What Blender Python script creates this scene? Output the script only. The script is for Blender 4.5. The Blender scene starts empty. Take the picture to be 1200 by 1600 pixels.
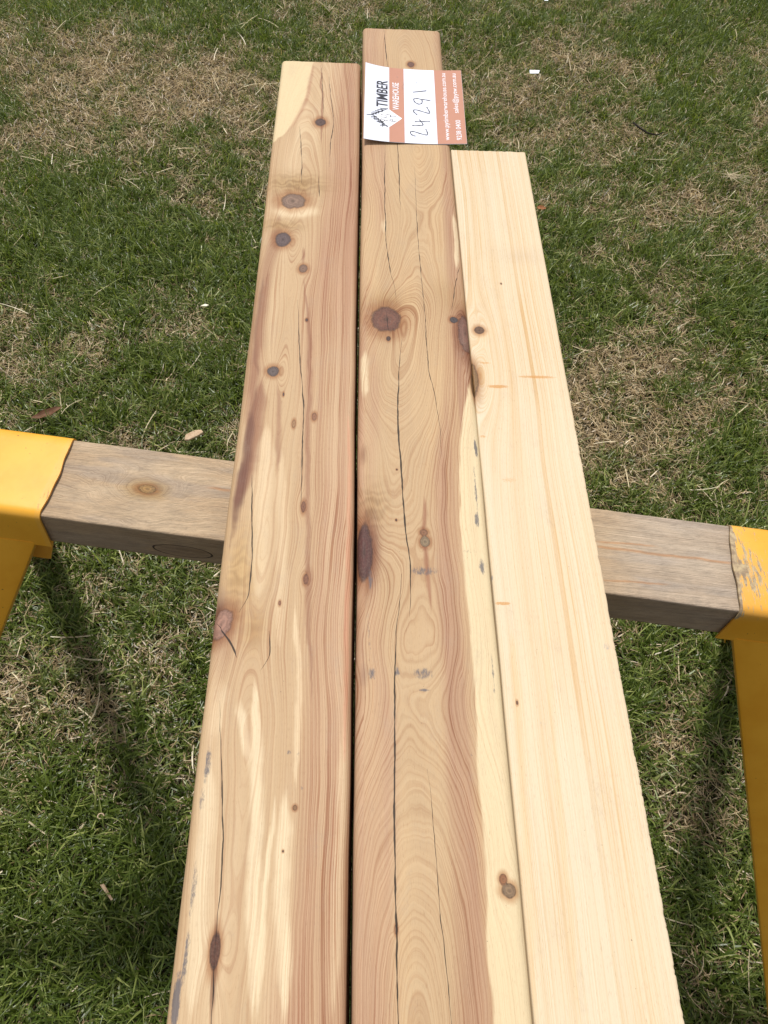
import bpy, math
import numpy as np
from mathutils import Vector, Matrix

# ------------------------------------------------------------ camera, sky, sun
H = 0.80                                   # height of the timber tops above the lawn
CAM = np.array([0.0, 0.0, H + 0.5282])
RIGHT = np.array([0.99901813, -0.00834663, 0.04350986])
UP = np.array([-0.01800898, 0.82078517, 0.57095304])
FWD = np.array([0.04047778, 0.57117601, -0.81982895])
FPX = 1298.92                              # focal length in photo pixels (1200 x 1600)
SUN_EL, SUN_AZ = math.radians(65), math.radians(-16)   # azimuth from +Y towards +X
SUN_POWER, SKY_POWER, EXPOSURE = 3.75, 0.105, 0.01

sc = bpy.context.scene
COL = sc.collection
cam_data = bpy.data.cameras.new("camera")
cam = bpy.data.objects.new("camera", cam_data)
COL.objects.link(cam)
m = Matrix.Identity(4)
for i, v in enumerate((RIGHT, UP, -FWD)):
    for j in range(3):
        m[j][i] = float(v[j])
m.translation = Vector(CAM.tolist())
cam.matrix_world = m
cam_data.sensor_fit = 'VERTICAL'
cam_data.sensor_height = 36.0
cam_data.lens = FPX / 1600 * 36.0
cam_data.clip_start, cam_data.clip_end = 0.02, 500
sc.camera = cam

world = bpy.data.worlds.new("World")
sc.world = world
world.use_nodes = True
wn = world.node_tree
wn.nodes.clear()
sky = wn.nodes.new('ShaderNodeTexSky')
sky.sky_type = 'NISHITA'
sky.sun_disc = False
sky.sun_elevation = SUN_EL
sky.sun_rotation = SUN_AZ
sky.air_density = 1.0
sky.dust_density = 2.5
bg = wn.nodes.new('ShaderNodeBackground')
bg.inputs['Strength'].default_value = SKY_POWER
wo = wn.nodes.new('ShaderNodeOutputWorld')
veil = wn.nodes.new('ShaderNodeMix')                 # thin bright cloud veil over the blue
veil.data_type = 'RGBA'
veil.inputs[0].default_value = .55
veil.inputs[7].default_value = (6.4, 6.3, 6.1, 1)
wn.links.new(sky.outputs[0], veil.inputs[6])
wn.links.new(veil.outputs[2], bg.inputs['Color'])
wn.links.new(bg.outputs[0], wo.inputs['Surface'])

sun_data = bpy.data.lights.new("sun", 'SUN')
sun_data.energy = SUN_POWER
sun_data.angle = math.radians(7.0)
sun_data.color = (1.0, 0.975, 0.935)
sun = bpy.data.objects.new("sun", sun_data)
COL.objects.link(sun)
sdir = Vector((math.sin(SUN_AZ) * math.cos(SUN_EL), math.cos(SUN_AZ) * math.cos(SUN_EL), math.sin(SUN_EL)))
sun.rotation_euler = sdir.to_track_quat('Z', 'Y').to_euler()
sun.location = sdir * 5

sc.view_settings.view_transform = 'Standard'
sc.view_settings.look = 'None'
sc.view_settings.exposure = EXPOSURE
sc.view_settings.gamma = 1
sc.render.engine = 'CYCLES'
sc.cycles.max_bounces = 6
sc.cycles.diffuse_bounces = 3
sc.cycles.glossy_bounces = 2
sc.cycles.transmission_bounces = 3
sc.render.resolution_x, sc.render.resolution_y = 768, 1024

# ------------------------------------------------------------ helpers
def at(px, py, z):
    """world point at height z seen at photo pixel (px, py)"""
    q = RIGHT * ((px - 600) / FPX) + UP * ((800 - py) / FPX) + FWD
    return CAM + q * ((z - CAM[2]) / q[2])

def lin(r, g, b, k=1.0):
    o = []
    for c in (r, g, b):
        c /= 255
        o.append((c / 12.92 if c <= .04045 else ((c + .055) / 1.055) ** 2.4) * k)
    return tuple(o)

def tag(o, label=None, cat=None, group=None, kind=None):
    for k, v in (('label', label), ('category', cat), ('group', group), ('kind', kind)):
        if v:
            o[k] = v
    return o

def empty(name, loc=(0, 0, 0)):
    o = bpy.data.objects.new(name, None)
    o.empty_display_size = 0.05
    o.location = loc
    COL.objects.link(o)
    return o

def link(name, me, parent=None):
    o = bpy.data.objects.new(name, me)
    COL.objects.link(o)
    if parent is not None:
        o.parent = parent
        o.matrix_parent_inverse = Matrix.Translation(-Vector(parent.location))
    return o

def mesh_from(name, V, F, mats, smooth=True, fm=None):
    me = bpy.data.meshes.new(name)
    me.from_pydata([tuple(map(float, v)) for v in V], [], [tuple(map(int, f)) for f in F])
    for mt in (mats if isinstance(mats, (list, tuple)) else [mats]):
        me.materials.append(mt)
    if smooth:
        me.polygons.foreach_set('use_smooth', [True] * len(me.polygons))
    if fm is not None:
        me.polygons.foreach_set('material_index', fm)
    me.update()
    return me

def fast_mesh(name, V, faces4, faces3, mat, smooth=True):
    """numpy verts, quads, tris"""
    me = bpy.data.meshes.new(name)
    n4, n3 = len(faces4), len(faces3)
    me.vertices.add(len(V))
    me.vertices.foreach_set('co', V.astype(np.float32).ravel())
    me.loops.add(n4 * 4 + n3 * 3)
    li = np.concatenate([np.asarray(faces4).ravel(), np.asarray(faces3).ravel()]).astype(np.int32)
    me.loops.foreach_set('vertex_index', li)
    me.polygons.add(n4 + n3)
    ls = np.concatenate([np.arange(n4) * 4, n4 * 4 + np.arange(n3) * 3]).astype(np.int32)
    me.polygons.foreach_set('loop_start', ls)
    me.polygons.foreach_set('use_smooth', np.full(n4 + n3, smooth))
    me.materials.append(mat)
    me.update(calc_edges=True)
    return me

def add_attr(me, name, arr):
    arr = np.asarray(arr, dtype=np.float32)
    if arr.ndim == 1:
        a = me.attributes.new(name, 'FLOAT', 'POINT')
        a.data.foreach_set('value', arr)
    else:
        a = me.attributes.new(name, 'FLOAT_COLOR', 'POINT')
        c = np.ones((len(arr), 4), np.float32)
        c[:, :3] = arr[:, :3]
        a.data.foreach_set('color', c.ravel())

def vnoise(x, y, seed=0):
    """smooth value noise in -1..1"""
    x = np.asarray(x, float); y = np.asarray(y, float)
    rs = np.random.RandomState(seed)
    tab = rs.rand(256, 256) * 2 - 1
    xi = np.floor(x).astype(int); yi = np.floor(y).astype(int)
    fx = x - xi; fy = y - yi
    fx = fx * fx * fx * (fx * (fx * 6 - 15) + 10); fy = fy * fy * fy * (fy * (fy * 6 - 15) + 10)
    g = lambda a, b: tab[a & 255, b & 255]
    return ((g(xi, yi) * (1 - fx) + g(xi + 1, yi) * fx) * (1 - fy) +
            (g(xi, yi + 1) * (1 - fx) + g(xi + 1, yi + 1) * fx) * fy)

def fbm(x, y, seed=0, octs=4):
    s, a, t = 0, 1.0, 0
    for o in range(octs):
        s = s + a * vnoise(x * 2 ** o, y * 2 ** o, seed + o * 7)
        t += a
        a *= .5
    return s / t

def sst(a, b, x):
    t = np.clip((x - a) / (b - a), 0, 1)
    return t * t * (3 - 2 * t)

def hinterp(x, xp, fp):
    """smooth interpolation without overshoot"""
    xp = np.asarray(xp, float); fp = np.asarray(fp, float)
    if len(xp) < 3:
        return np.interp(x, xp, fp)
    h = np.diff(xp); d = np.diff(fp) / np.maximum(h, 1e-9)
    m = np.zeros(len(xp))
    same = d[:-1] * d[1:] > 0
    m[1:-1] = np.where(same, 2 * d[:-1] * d[1:] / np.where(same, d[:-1] + d[1:], 1), 0)
    m[0], m[-1] = d[0], d[-1]
    k = np.clip(np.searchsorted(xp, x) - 1, 0, len(xp) - 2)
    t = np.clip((x - xp[k]) / np.maximum(h[k], 1e-9), 0, 1)
    t2, t3 = t * t, t * t * t
    return ((2 * t3 - 3 * t2 + 1) * fp[k] + (t3 - 2 * t2 + t) * h[k] * m[k] +
            (-2 * t3 + 3 * t2) * fp[k + 1] + (t3 - t2) * h[k] * m[k + 1])

class NT:
    """tiny node-graph writer"""
    def __init__(s, name):
        s.m = bpy.data.materials.new(name)
        s.m.use_nodes = True
        s.t = s.m.node_tree
        s.t.nodes.clear()
        s.out = s.t.nodes.new('ShaderNodeOutputMaterial')
    def n(s, typ, ins=None, **kw):
        nd = s.t.nodes.new(typ)
        for k, v in kw.items():
            setattr(nd, k, v)
        for k, v in (ins or {}).items():
            s.set(nd.inputs[k], v)
        return nd
    def set(s, sock, v):
        if isinstance(v, bpy.types.NodeSocket):
            s.t.links.new(v, sock)
        else:
            if isinstance(v, (tuple, list)) and len(v) == 3 and sock.type == 'RGBA':
                v = (*v, 1)
            sock.default_value = v
    def m_(s, op, a, b=0.0, c=0.0, clamp=False):
        nd = s.n('ShaderNodeMath', operation=op, use_clamp=clamp)
        for i, v in enumerate((a, b, c)):
            if i < len(nd.inputs):
                s.set(nd.inputs[i], v)
        return nd.outputs[0]
    def attr(s, name, out='Fac'):
        return s.n('ShaderNodeAttribute', attribute_name=name).outputs[out]
    def noise(s, vec, scale, detail=3, rough=.5, dims='3D', w=None):
        nd = s.n('ShaderNodeTexNoise', noise_dimensions=dims)
        if vec is not None and dims != '1D':
            s.set(nd.inputs['Vector'], vec)
        if w is not None:
            s.set(nd.inputs['W'], w)
        nd.inputs['Scale'].default_value = scale
        nd.inputs['Detail'].default_value = detail
        nd.inputs['Roughness'].default_value = rough
        return nd.outputs[0]
    def mr(s, v, a, b, c=0.0, d=1.0, smooth=True):
        nd = s.n('ShaderNodeMapRange', interpolation_type='SMOOTHSTEP' if smooth else 'LINEAR')
        s.set(nd.inputs['Value'], v)
        for k, x in zip(('From Min', 'From Max', 'To Min', 'To Max'), (a, b, c, d)):
            s.set(nd.inputs[k], x)
        return nd.outputs[0]
    def mix(s, f, a, b, mode='MIX'):
        nd = s.n('ShaderNodeMix', data_type='RGBA', blend_type=mode)
        s.set(nd.inputs[0], f); s.set(nd.inputs[6], a); s.set(nd.inputs[7], b)
        return nd.outputs[2]
    def xyz(s, x, y, z=0.0):
        nd = s.n('ShaderNodeCombineXYZ')
        for i, v in enumerate((x, y, z)):
            s.set(nd.inputs[i], v)
        return nd.outputs[0]
    def bump(s, h, strength, dist=.001, normal=None):
        nd = s.n('ShaderNodeBump')
        s.set(nd.inputs['Height'], h)
        nd.inputs['Strength'].default_value = strength
        nd.inputs['Distance'].default_value = dist
        if normal is not None:
            s.set(nd.inputs['Normal'], normal)
        return nd.outputs[0]
    def bsdf(s, color, rough=.6, normal=None, spec=.3, metal=0.0):
        nd = s.n('ShaderNodeBsdfPrincipled')
        s.set(nd.inputs['Base Color'], color)
        s.set(nd.inputs['Roughness'], rough)
        s.set(nd.inputs['Metallic'], metal)
        nd.inputs['Specular IOR Level'].default_value = spec
        if normal is not None:
            s.set(nd.inputs['Normal'], normal)
        return nd.outputs[0]
    def done(s, shader):
        s.t.links.new(shader, s.out.inputs['Surface'])
        return s.m

# ------------------------------------------------------------ materials
def wood_material(name, line_tint, line_amt, spacing, fibre_amt, crack_col, stain_col, resin_col, seed, rough=.62,
                  grit=0.0, bump=.25):
    n = NT(name)
    base = n.attr('tone', 'Color')
    R = n.attr('ring'); rs = n.attr('ringamt')
    u = n.attr('across'); v = n.attr('along')
    # uneven growth rings that follow the ring field
    jit = n.noise(None, .16, 2, .5, '1D', n.m_('ADD', R, seed))
    ph = n.m_('ADD', n.m_('DIVIDE', R, spacing), n.m_('MULTIPLY', jit, 5.0))
    saw = n.m_('FRACT', ph)
    late = n.m_('MULTIPLY', n.mr(saw, .40, .90), n.mr(saw, .90, 1.0, 1.0, 0.0))
    band = n.noise(None, .11, 4, .65, '1D', n.m_('ADD', R, seed + 31))
    fine = n.noise(None, 1.1, 3, .6, '1D', n.m_('ADD', R, seed + 77))
    fib = n.noise(n.xyz(n.m_('MULTIPLY', R, .9), n.m_('MULTIPLY', v, .012), seed), 1.0, 4, .6)
    fib2 = n.noise(n.xyz(n.m_('MULTIPLY', u, 2.6), n.m_('MULTIPLY', v, .035), seed), 1.0, 3, .6)
    lv = n.noise(n.xyz(n.m_('MULTIPLY', u, .03), n.m_('MULTIPLY', v, .008), seed), 1.0, 2, .5)
    lines = n.m_('MULTIPLY', late, n.m_('MULTIPLY', rs, n.mr(lv, .3, .7, .45, 1.25)))
    lines = n.m_('MULTIPLY', lines, n.mr(fib, .25, .7, .35, 1.3))
    c = n.mix(n.m_('MULTIPLY', lines, line_amt, clamp=True), base, line_tint, 'MULTIPLY')
    bandv = n.m_('MULTIPLY', n.mr(band, .35, .68), n.m_('MULTIPLY', rs, line_amt * .38), clamp=True)
    c = n.mix(bandv, c, line_tint, 'MULTIPLY')
    finev = n.m_('MULTIPLY', n.mr(fine, .48, .72), n.m_('MULTIPLY', rs, line_amt * .7), clamp=True)
    c = n.mix(finev, c, line_tint, 'MULTIPLY')
    f = n.m_('ADD', n.m_('MULTIPLY', n.m_('SUBTRACT', fib, .5), fibre_amt * 1.2),
             n.m_('MULTIPLY', n.m_('SUBTRACT', fib2, .5), fibre_amt))
    g = n.m_('ADD', 1.0, f)
    c = n.mix(1.0, c, n.n('ShaderNodeCombineColor', {0: g, 1: g, 2: g}).outputs[0], 'MULTIPLY')
    # short pore flecks along the grain
    fl = n.noise(n.xyz(n.m_('MULTIPLY', u, 4.0), n.m_('MULTIPLY', v, .22), seed + 5), 1.0, 2, .5)
    c = n.mix(n.m_('MULTIPLY', n.mr(fl, .60, .72), .42), c, n.mix(1.0, c, (.55, .42, .34), 'MULTIPLY'))
    # saw marks across
    sm = n.noise(n.xyz(n.m_('MULTIPLY', u, .02), n.m_('MULTIPLY', v, .55), seed + 9), 1.0, 2, .5)
    # resin streaks / brown patches
    rsn = n.attr('resin')
    rn = n.noise(n.xyz(n.m_('MULTIPLY', u, .45), n.m_('MULTIPLY', v, .5), seed + 3), 1.0, 4, .7)
    rn2 = n.noise(n.xyz(n.m_('MULTIPLY', u, .7), n.m_('MULTIPLY', v, .9), seed + 4), 1.0, 5, .8)
    c = n.mix(n.m_('MULTIPLY', n.m_('MULTIPLY', n.mr(n.m_('MULTIPLY', rsn, n.m_('ADD', rn2, .09)), .36, .60), n.mr(rsn, .1, .9, .2, 1.0)), .75), c, resin_col)
    # knots
    kd = n.attr('knot'); kc = n.attr('knottone', 'Color')
    kn = n.noise(n.xyz(n.m_('MULTIPLY', u, .14), n.m_('MULTIPLY', v, .11), seed), 1.0, 4, .6)
    kdj = n.m_('ADD', kd, n.m_('MULTIPLY', n.m_('SUBTRACT', kn, .5), .6))
    krings = n.m_('SINE', n.m_('ADD', n.m_('MULTIPLY', kdj, 17.0), n.m_('MULTIPLY', kn, 7.0)))
    kbl = n.noise(n.xyz(n.m_('MULTIPLY', u, .9), n.m_('MULTIPLY', v, .6), seed + 8), 1.0, 4, .7)
    kin = n.mix(n.mr(krings, -1.0, 1.0, 0.0, .6), kc, n.mix(.6, kc, (.05, .03, .025)))
    kin = n.mix(n.mr(kbl, .40, .66, 0.0, .35), kin, n.mix(.4, kc, (.30, .20, .14)))
    kin = n.mix(n.mr(kdj, .12, .22, .75, 0.0), kin, n.mix(.7, kc, (.03, .018, .012)))
    kin = n.mix(n.m_('MULTIPLY', n.mr(kdj, .60, .95), n.mr(kbl, .3, .6, 1.0, .35)), kin, n.mix(.80, kc, (.030, .016, .012)))
    c = n.mix(n.mr(kdj, .88, 1.16, 1.0, 0.0), c, kin)
    halo = n.m_('MULTIPLY', n.mr(kdj, .95, 2.2, 1.0, 0.0), .9)
    c = n.mix(n.m_('MULTIPLY', halo, n.mr(kdj, .9, 1.0)), c, n.mix(1.0, c, (.66, .47, .36), 'MULTIPLY'))
    # grey smudges
    st = n.attr('smudge')
    sn = n.noise(n.xyz(n.m_('MULTIPLY', u, .8), n.m_('MULTIPLY', v, .28), seed + 13), 1.0, 5, .75)
    sv = n.mr(n.m_('ADD', n.m_('MULTIPLY', st, .62), n.m_('SUBTRACT', sn, .5)), .28, .62)
    c = n.mix(n.m_('MULTIPLY', sv, n.mr(st, .02, .2, 0.0, .82)), c, stain_col)
    if grit:
        gn = n.noise(n.xyz(n.m_('MULTIPLY', u, .12), n.m_('MULTIPLY', v, .05), 3.0), 1.0, 6, .7)
        c = n.mix(n.mr(gn, .4, .68, 0.0, grit), c, (.10, .09, .08))
        sw = n.noise(n.xyz(n.m_('ADD', n.m_('MULTIPLY', u, 1.1), n.m_('MULTIPLY', v, .30)), n.m_('MULTIPLY', v, .07), 7.0), 1.0, 4, .7)
        c = n.mix(n.mr(sw, .50, .72, 0.0, .5), c, (.16, .125, .095))
        c = n.mix(n.mr(sw, .20, .42, .35, 0.0), c, (.66, .58, .48))
    dt = n.noise(n.xyz(n.m_('MULTIPLY', u, .05), n.m_('MULTIPLY', v, .022), seed + 40), 1.0, 5, .72)
    dt2 = n.noise(n.xyz(n.m_('MULTIPLY', u, 1.2), n.m_('MULTIPLY', v, .5), seed + 41), 1.0, 3, .6)
    c = n.mix(n.m_('MULTIPLY', n.mr(dt, .52, .72), n.mr(dt2, .35, .7, .05, .28)), c, (.34, .26, .19))
    spk = n.noise(n.xyz(n.m_('MULTIPLY', u, .55), n.m_('MULTIPLY', v, .42), seed + 44), 1.0, 1, .5)
    c = n.mix(n.m_('MULTIPLY', n.mr(spk, .80, .84), .6), c, (.14, .09, .06))
    # drying cracks
    crk = None
    for k in ('crack_one', 'crack_two', 'crack_three'):
        d = n.m_('ABSOLUTE', n.attr(k))
        q = n.mr(d, .55, 1.05, 1.0, 0.0)
        crk = q if crk is None else n.m_('MAXIMUM', crk, q)
    c = n.mix(n.m_('MULTIPLY', crk, .93), c, crack_col)
    h = n.m_('ADD', n.m_('MULTIPLY', late, .25), n.m_('ADD', n.m_('MULTIPLY', fib2, 1.0), n.m_('MULTIPLY', sw, 1.5) if grit else 0.0))
    h = n.m_('ADD', h, n.m_('MULTIPLY', n.noise(n.xyz(n.m_('MULTIPLY', u, .12), n.m_('MULTIPLY', v, .03), seed + 50), 1.0, 3, .6), 2.2))
    h = n.m_('SUBTRACT', h, n.m_('MULTIPLY', crk, 4.0))
    nm = n.bump(h, bump, .0006)
    ro = n.mr(fib2, .3, .7, rough - .06, rough + .1)
    return n.done(n.bsdf(c, ro, nm, .28))

def endgrain_material():
    n = NT('end_grain')
    tc = n.n('ShaderNodeTexCoord').outputs['Object']
    a = n.noise(tc, 60, 4, .6)
    b = n.noise(tc, 900, 2, .6)
    c = n.mix(n.mr(a, .35, .65), (.46, .32, .19), (.58, .43, .27))
    c = n.mix(n.mr(b, .5, .8, 0, .5), c, (.2, .13, .08))
    return n.done(n.bsdf(c, .8, n.bump(b, .5, .001)))

CYPRESS = wood_material('cypress_wood', (.64, .46, .38), .9, 3.6, .18, (.012, .007, .005), (.085, .085, .10),
                        (.42, .27, .12), 3.1)
CYPRESS_B = wood_material('cypress_wood_figured', (.66, .50, .41), .74, 3.2, .16, (.010, .006, .004), (.085, .085, .10),
                          (.42, .27, .12), 23.7)
PINE = wood_material('pine_wood', (.86, .72, .53), .72, 4.4, .10, (.10, .05, .02), (.33, .30, .27),
                     (.50, .225, .05), 51.3, rough=.55, bump=.12)
BEAM = wood_material('weathered_beam_wood', (.58, .51, .45), .8, 1.9, .55, (.05, .035, .025), (.10, .08, .07),
                     (.55, .30, .12), 90.2, rough=.8, grit=.22, bump=.8)
END = endgrain_material()

def yellow_paint():
    n = NT('yellow_paint')
    tc = n.n('ShaderNodeTexCoord').outputs['Object']
    wear = n.attr('wear')
    a = n.noise(tc, 18, 4, .6)
    b = n.noise(tc, 140, 5, .7)
    sep = n.n('ShaderNodeSeparateXYZ', {0: tc})
    strk = n.noise(n.xyz(n.m_('MULTIPLY', sep.outputs[0], 420.0), n.m_('MULTIPLY', sep.outputs[1], 55.0),
                         n.m_('MULTIPLY', sep.outputs[2], 55.0)), 1.0, 4, .65)
    c = n.mix(n.mr(a, .35, .65), (.74, .335, .020), (.80, .39, .03))
    c = n.mix(n.mr(b, .60, .72, 0.0, .18), c, (.45, .20, .03))
    w = n.m_('ADD', wear, n.m_('MULTIPLY', n.m_('SUBTRACT', strk, .5), 1.6))
    w = n.m_('ADD', w, n.m_('MULTIPLY', n.m_('SUBTRACT', b, .5), .5))
    wm = n.mr(w, .52, .62)
    wm = n.m_('MULTIPLY', wm, n.mr(wear, .02, .1))
    c = n.mix(n.m_('MULTIPLY', n.mr(wear, .05, .7), .35), c, (.56, .38, .16))
    c = n.mix(wm, c, n.mix(n.mr(b, .35, .65), (.24, .165, .10), (.47, .36, .20)))
    sp = n.noise(tc, 260, 2, .5)
    c = n.mix(n.mr(sp, .735, .76), c, (.10, .05, .02))
    h = n.m_('SUBTRACT', n.m_('MULTIPLY', a, .6), n.m_('MULTIPLY', wm, .8))
    return n.done(n.bsdf(c, n.mr(wm, 0, 1, .38, .6), n.bump(h, .35, .0015), .45))
YELLOW = yellow_paint()

# ------------------------------------------------------------ ground
def ground_material():
    n = NT('lawn_soil')
    tc = n.n('ShaderNodeTexCoord').outputs['Object']
    a = n.noise(tc, 2.2, 5, .6)
    b = n.noise(tc, 220, 4, .7)
    c = n.mix(n.mr(a, .4, .6), (.040, .040, .018), (.085, .066, .040))
    c = n.mix(n.mr(b, .45, .65, 0, .6), c, (.018, .014, .009))
    return n.done(n.bsdf(c, .95, n.bump(b, .6, .01), .1))

gy = [0, 600]
xs = np.concatenate([[-300, -60, -12], np.linspace(-4, 4, 81), [12, 60, 300]])
ys = np.concatenate([[-300, -60, -12], np.linspace(-3, 7, 101), [20, 80, 300]])
GX, GY = np.meshgrid(xs, ys)

def gh(x, y):
    """gentle unevenness of the lawn"""
    f = np.exp(-(x * x + (y - 1.5) ** 2) / 18)
    return (fbm(np.asarray(x) * 2.2, np.asarray(y) * 2.2, 11, 3) * .016 - .012) * f
GZ = gh(GX, GY)
nx, ny = len(xs), len(ys)
V = np.stack([GX.ravel(), GY.ravel(), GZ.ravel()], 1)
i, j = np.meshgrid(np.arange(nx - 1), np.arange(ny - 1))
q = (j * nx + i).ravel()
F4 = np.stack([q, q + 1, q + 1 + nx, q + nx], 1)
g = link('ground', fast_mesh('ground', V, F4, np.zeros((0, 3), int), ground_material()))
tag(g, kind='structure')

# ------------------------------------------------------------ lawn
# patches of dry and of green grass: photo pixel, radius x / y in m, strength (+ dry, - green)
PATCH = [(250, 115, .30, .20, 1.0), (160, 75, .24, .15, .5), (70, 130, .2, .14, .7), (90, 210, .16, .12, .7), (330, 110, .16, .12, .7), (230, 205, .14, .08, .5),
         (20, 60, .15, .1, .4), (20, 470, .1, .07, .5), (80, 545, .13, .08, .7), (250, 520, .12, .07, .6), (340, 300, .1, .08, .5),
         (960, 560, .11, .12, .8), (900, 570, .08, .10, .6), (1000, 620, .13, .13, 1.0), (1060, 560, .12, .08, .6), (930, 690, .08, .1, 1.0), (1020, 700, .16, .09, .6), (1000, 760, .14, .07, .7),
         (1090, 440, .07, .05, .3), (800, 170, .12, .1, .9), (880, 100, .10, .07, .5), (1170, 115, .16, .12, .9), (960, 90, .12, .08, .5),
         (1030, 330, .16, .12, .6), (970, 250, .12, .08, .5), (860, 205, .1, .08, .4), (1130, 300, .12, .09, .4), (870, 330, .08, .06, .4),
         (1120, 640, .08, .06, .4), (120, 1130, .11, .05, .6), (290, 975, .06, .05, .5), (220, 1240, .05, .03, .4), (190, 890, .05, .04, .25),
         (1000, 1160, .06, .07, .7), (1100, 1040, .05, .04, .6), (1085, 1000, .04, .03, .5), (1050, 1250, .06, .05, .5), (1120, 1330, .05, .05, .45), (1090, 1480, .05, .04, .4), (30, 1550, .07, .05, .7), (240, 1570, .04, .03, .3),
         (400, 25, .3, .22, -.8), (150, 10, .25, .15, -.5), (60, 290, .2, .16, -.9), (170, 330, .22, .18, -.9), (300, 370, .18, .14, -.8), (50, 380, .15, .1, -.7), (280, 210, .12, .07, -.6),
         (1150, 480, .12, .16, -.9), (1150, 20, .3, .2, -.6), (1000, 40, .25, .14, -.6), (900, 30, .2, .14, -.6), (930, 170, .12, .1, -.8), (900, 230, .1, .1, -.7), (1090, 170, .2, .14, -.7), (1170, 230, .14, .12, -.7),
         (880, 440, .1, .1, -.9), (960, 470, .12, .07, -.7), (870, 370, .1, .1, -.6), (200, 620, .3, .08, -.6), (340, 450, .1, .1, -.6), (330, 600, .1, .1, -.7), (160, 430, .12, .08, -.5), (100, 660, .2, .06, -.4),
         (150, 1400, .25, .12, -1.0), (200, 1510, .2, .1, -1.0), (60, 1320, .12, .08, -.6), (60, 930, .1, .08, -.7), (250, 880, .1, .06, -.4), (1000, 1050, .1, .06, -.5), (1060, 1400, .08, .1, -.4), (1160, 700, .08, .07, -.4)]

def dryness(x, y):
    d = fbm(x * 2.6, y * 2.6, 41, 3) * .6 + fbm(x * 9, y * 9, 57, 3) * .62 + fbm(x * 34, y * 34, 63, 2) * .5 + .02 + .10 * sst(.6, 1.6, y) - .10 * (1 - sst(.3, .8, y))
    for px, py, rx, ry, s in PATCH:
        p = at(px, py, 0.0)
        if py > 860 and s > 0: s *= .55
        d = d + .62 * s * np.exp(-((x - p[0]) / rx) ** 2 - ((y - p[1]) / ry) ** 2)
    return d

rng = np.random.RandomState(7)
def scatter(n, x0, x1, y0, y1):
    return np.stack([rng.uniform(x0, x1, n), rng.uniform(y0, y1, n)], 1)

def blades(P, length, width, az, lean, curl, col, z0, segs=4, twist=.0, tipf=.12):
    """bent grass blades as tapered ribbons"""
    n = len(P)
    d = np.stack([np.cos(az), np.sin(az)], 1)
    s = np.stack([-np.sin(az + twist), np.cos(az + twist)], 1)
    pos = np.concatenate([P, z0[:, None]], 1)
    rows, ang = [], lean.copy()                          # ang: from vertical
    side_az = az.copy()
    cur = pos.copy()
    for k in range(segs + 1):
        t = k / segs
        w = width * (1 - (1 - tipf) * t ** 1.7) * .5
        off = np.concatenate([s * w[:, None], np.zeros((n, 1))], 1)
        rows.append(cur - off); rows.append(cur + off)
        dz = np.cos(ang) * length / segs
        dr = np.sin(ang) * length / segs
        dd = np.stack([np.cos(side_az), np.sin(side_az)], 1)
        cur = cur + np.concatenate([dd * dr[:, None], dz[:, None]], 1)
        cur[:, 2] = np.maximum(cur[:, 2], z0 * 0 + gh_z[:n] + .0015 if False else cur[:, 2])
        ang = np.minimum(ang + curl / segs, 1.75)
        side_az = side_az + twist_rate[:n] / segs
    V = np.stack(rows, 1).reshape(-1, 3)
    b = (np.arange(n) * (segs + 1) * 2)[:, None]
    F = []
    for k in range(segs):
        F.append(np.concatenate([b + 2 * k, b + 2 * k + 1, b + 2 * k + 3, b + 2 * k + 2], 1))
    F = np.stack(F, 1).reshape(-1, 4)
    C = np.repeat(col, (segs + 1) * 2, axis=0)
    return V, F, C

def in_view(P, margin):
    d = np.concatenate([P, np.zeros((len(P), 1))], 1) - CAM
    w = d @ FWD
    x = 600 + FPX * (d @ RIGHT) / w
    y = 800 - FPX * (d @ UP) / w
    return (w > .1) & (x > -margin) & (x < 1200 + margin) & (y > -margin) & (y < 1600 + margin)

def grass_cols(n, dry, kind):
    r = rng.rand(n, 1); r2 = rng.rand(n, 1)
    if kind == 'green':
        a, b, c = np.array(G_A), np.array(G_B), np.array(G_C)
        col = a + (b - a) * r
        m = r2 > .80
        col = np.where(m, b + (c - b) * rng.rand(n, 1), col)
        t = np.clip(dry[:, None] * .5, 0, .45)
        col = col * (1 - t) + np.array((.20, .19, .085)) * t
    else:
        a, b, c = np.array(S_A), np.array(S_B), np.array(S_C)
        col = a + (b - a) * r
        col = np.where(r2 > .75, b + (c - b) * rng.rand(n, 1), col)
        col = np.where(r2 < .12, col * .45, col)
    return col * rng.uniform(.8, 1.2, (n, 1))
G_A, G_B, G_C = (.066, .104, .014), (.165, .215, .040), (.42, .45, .15)
S_A, S_B, S_C = (.27, .185, .095), (.54, .405, .235), (.80, .67, .44)

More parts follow.
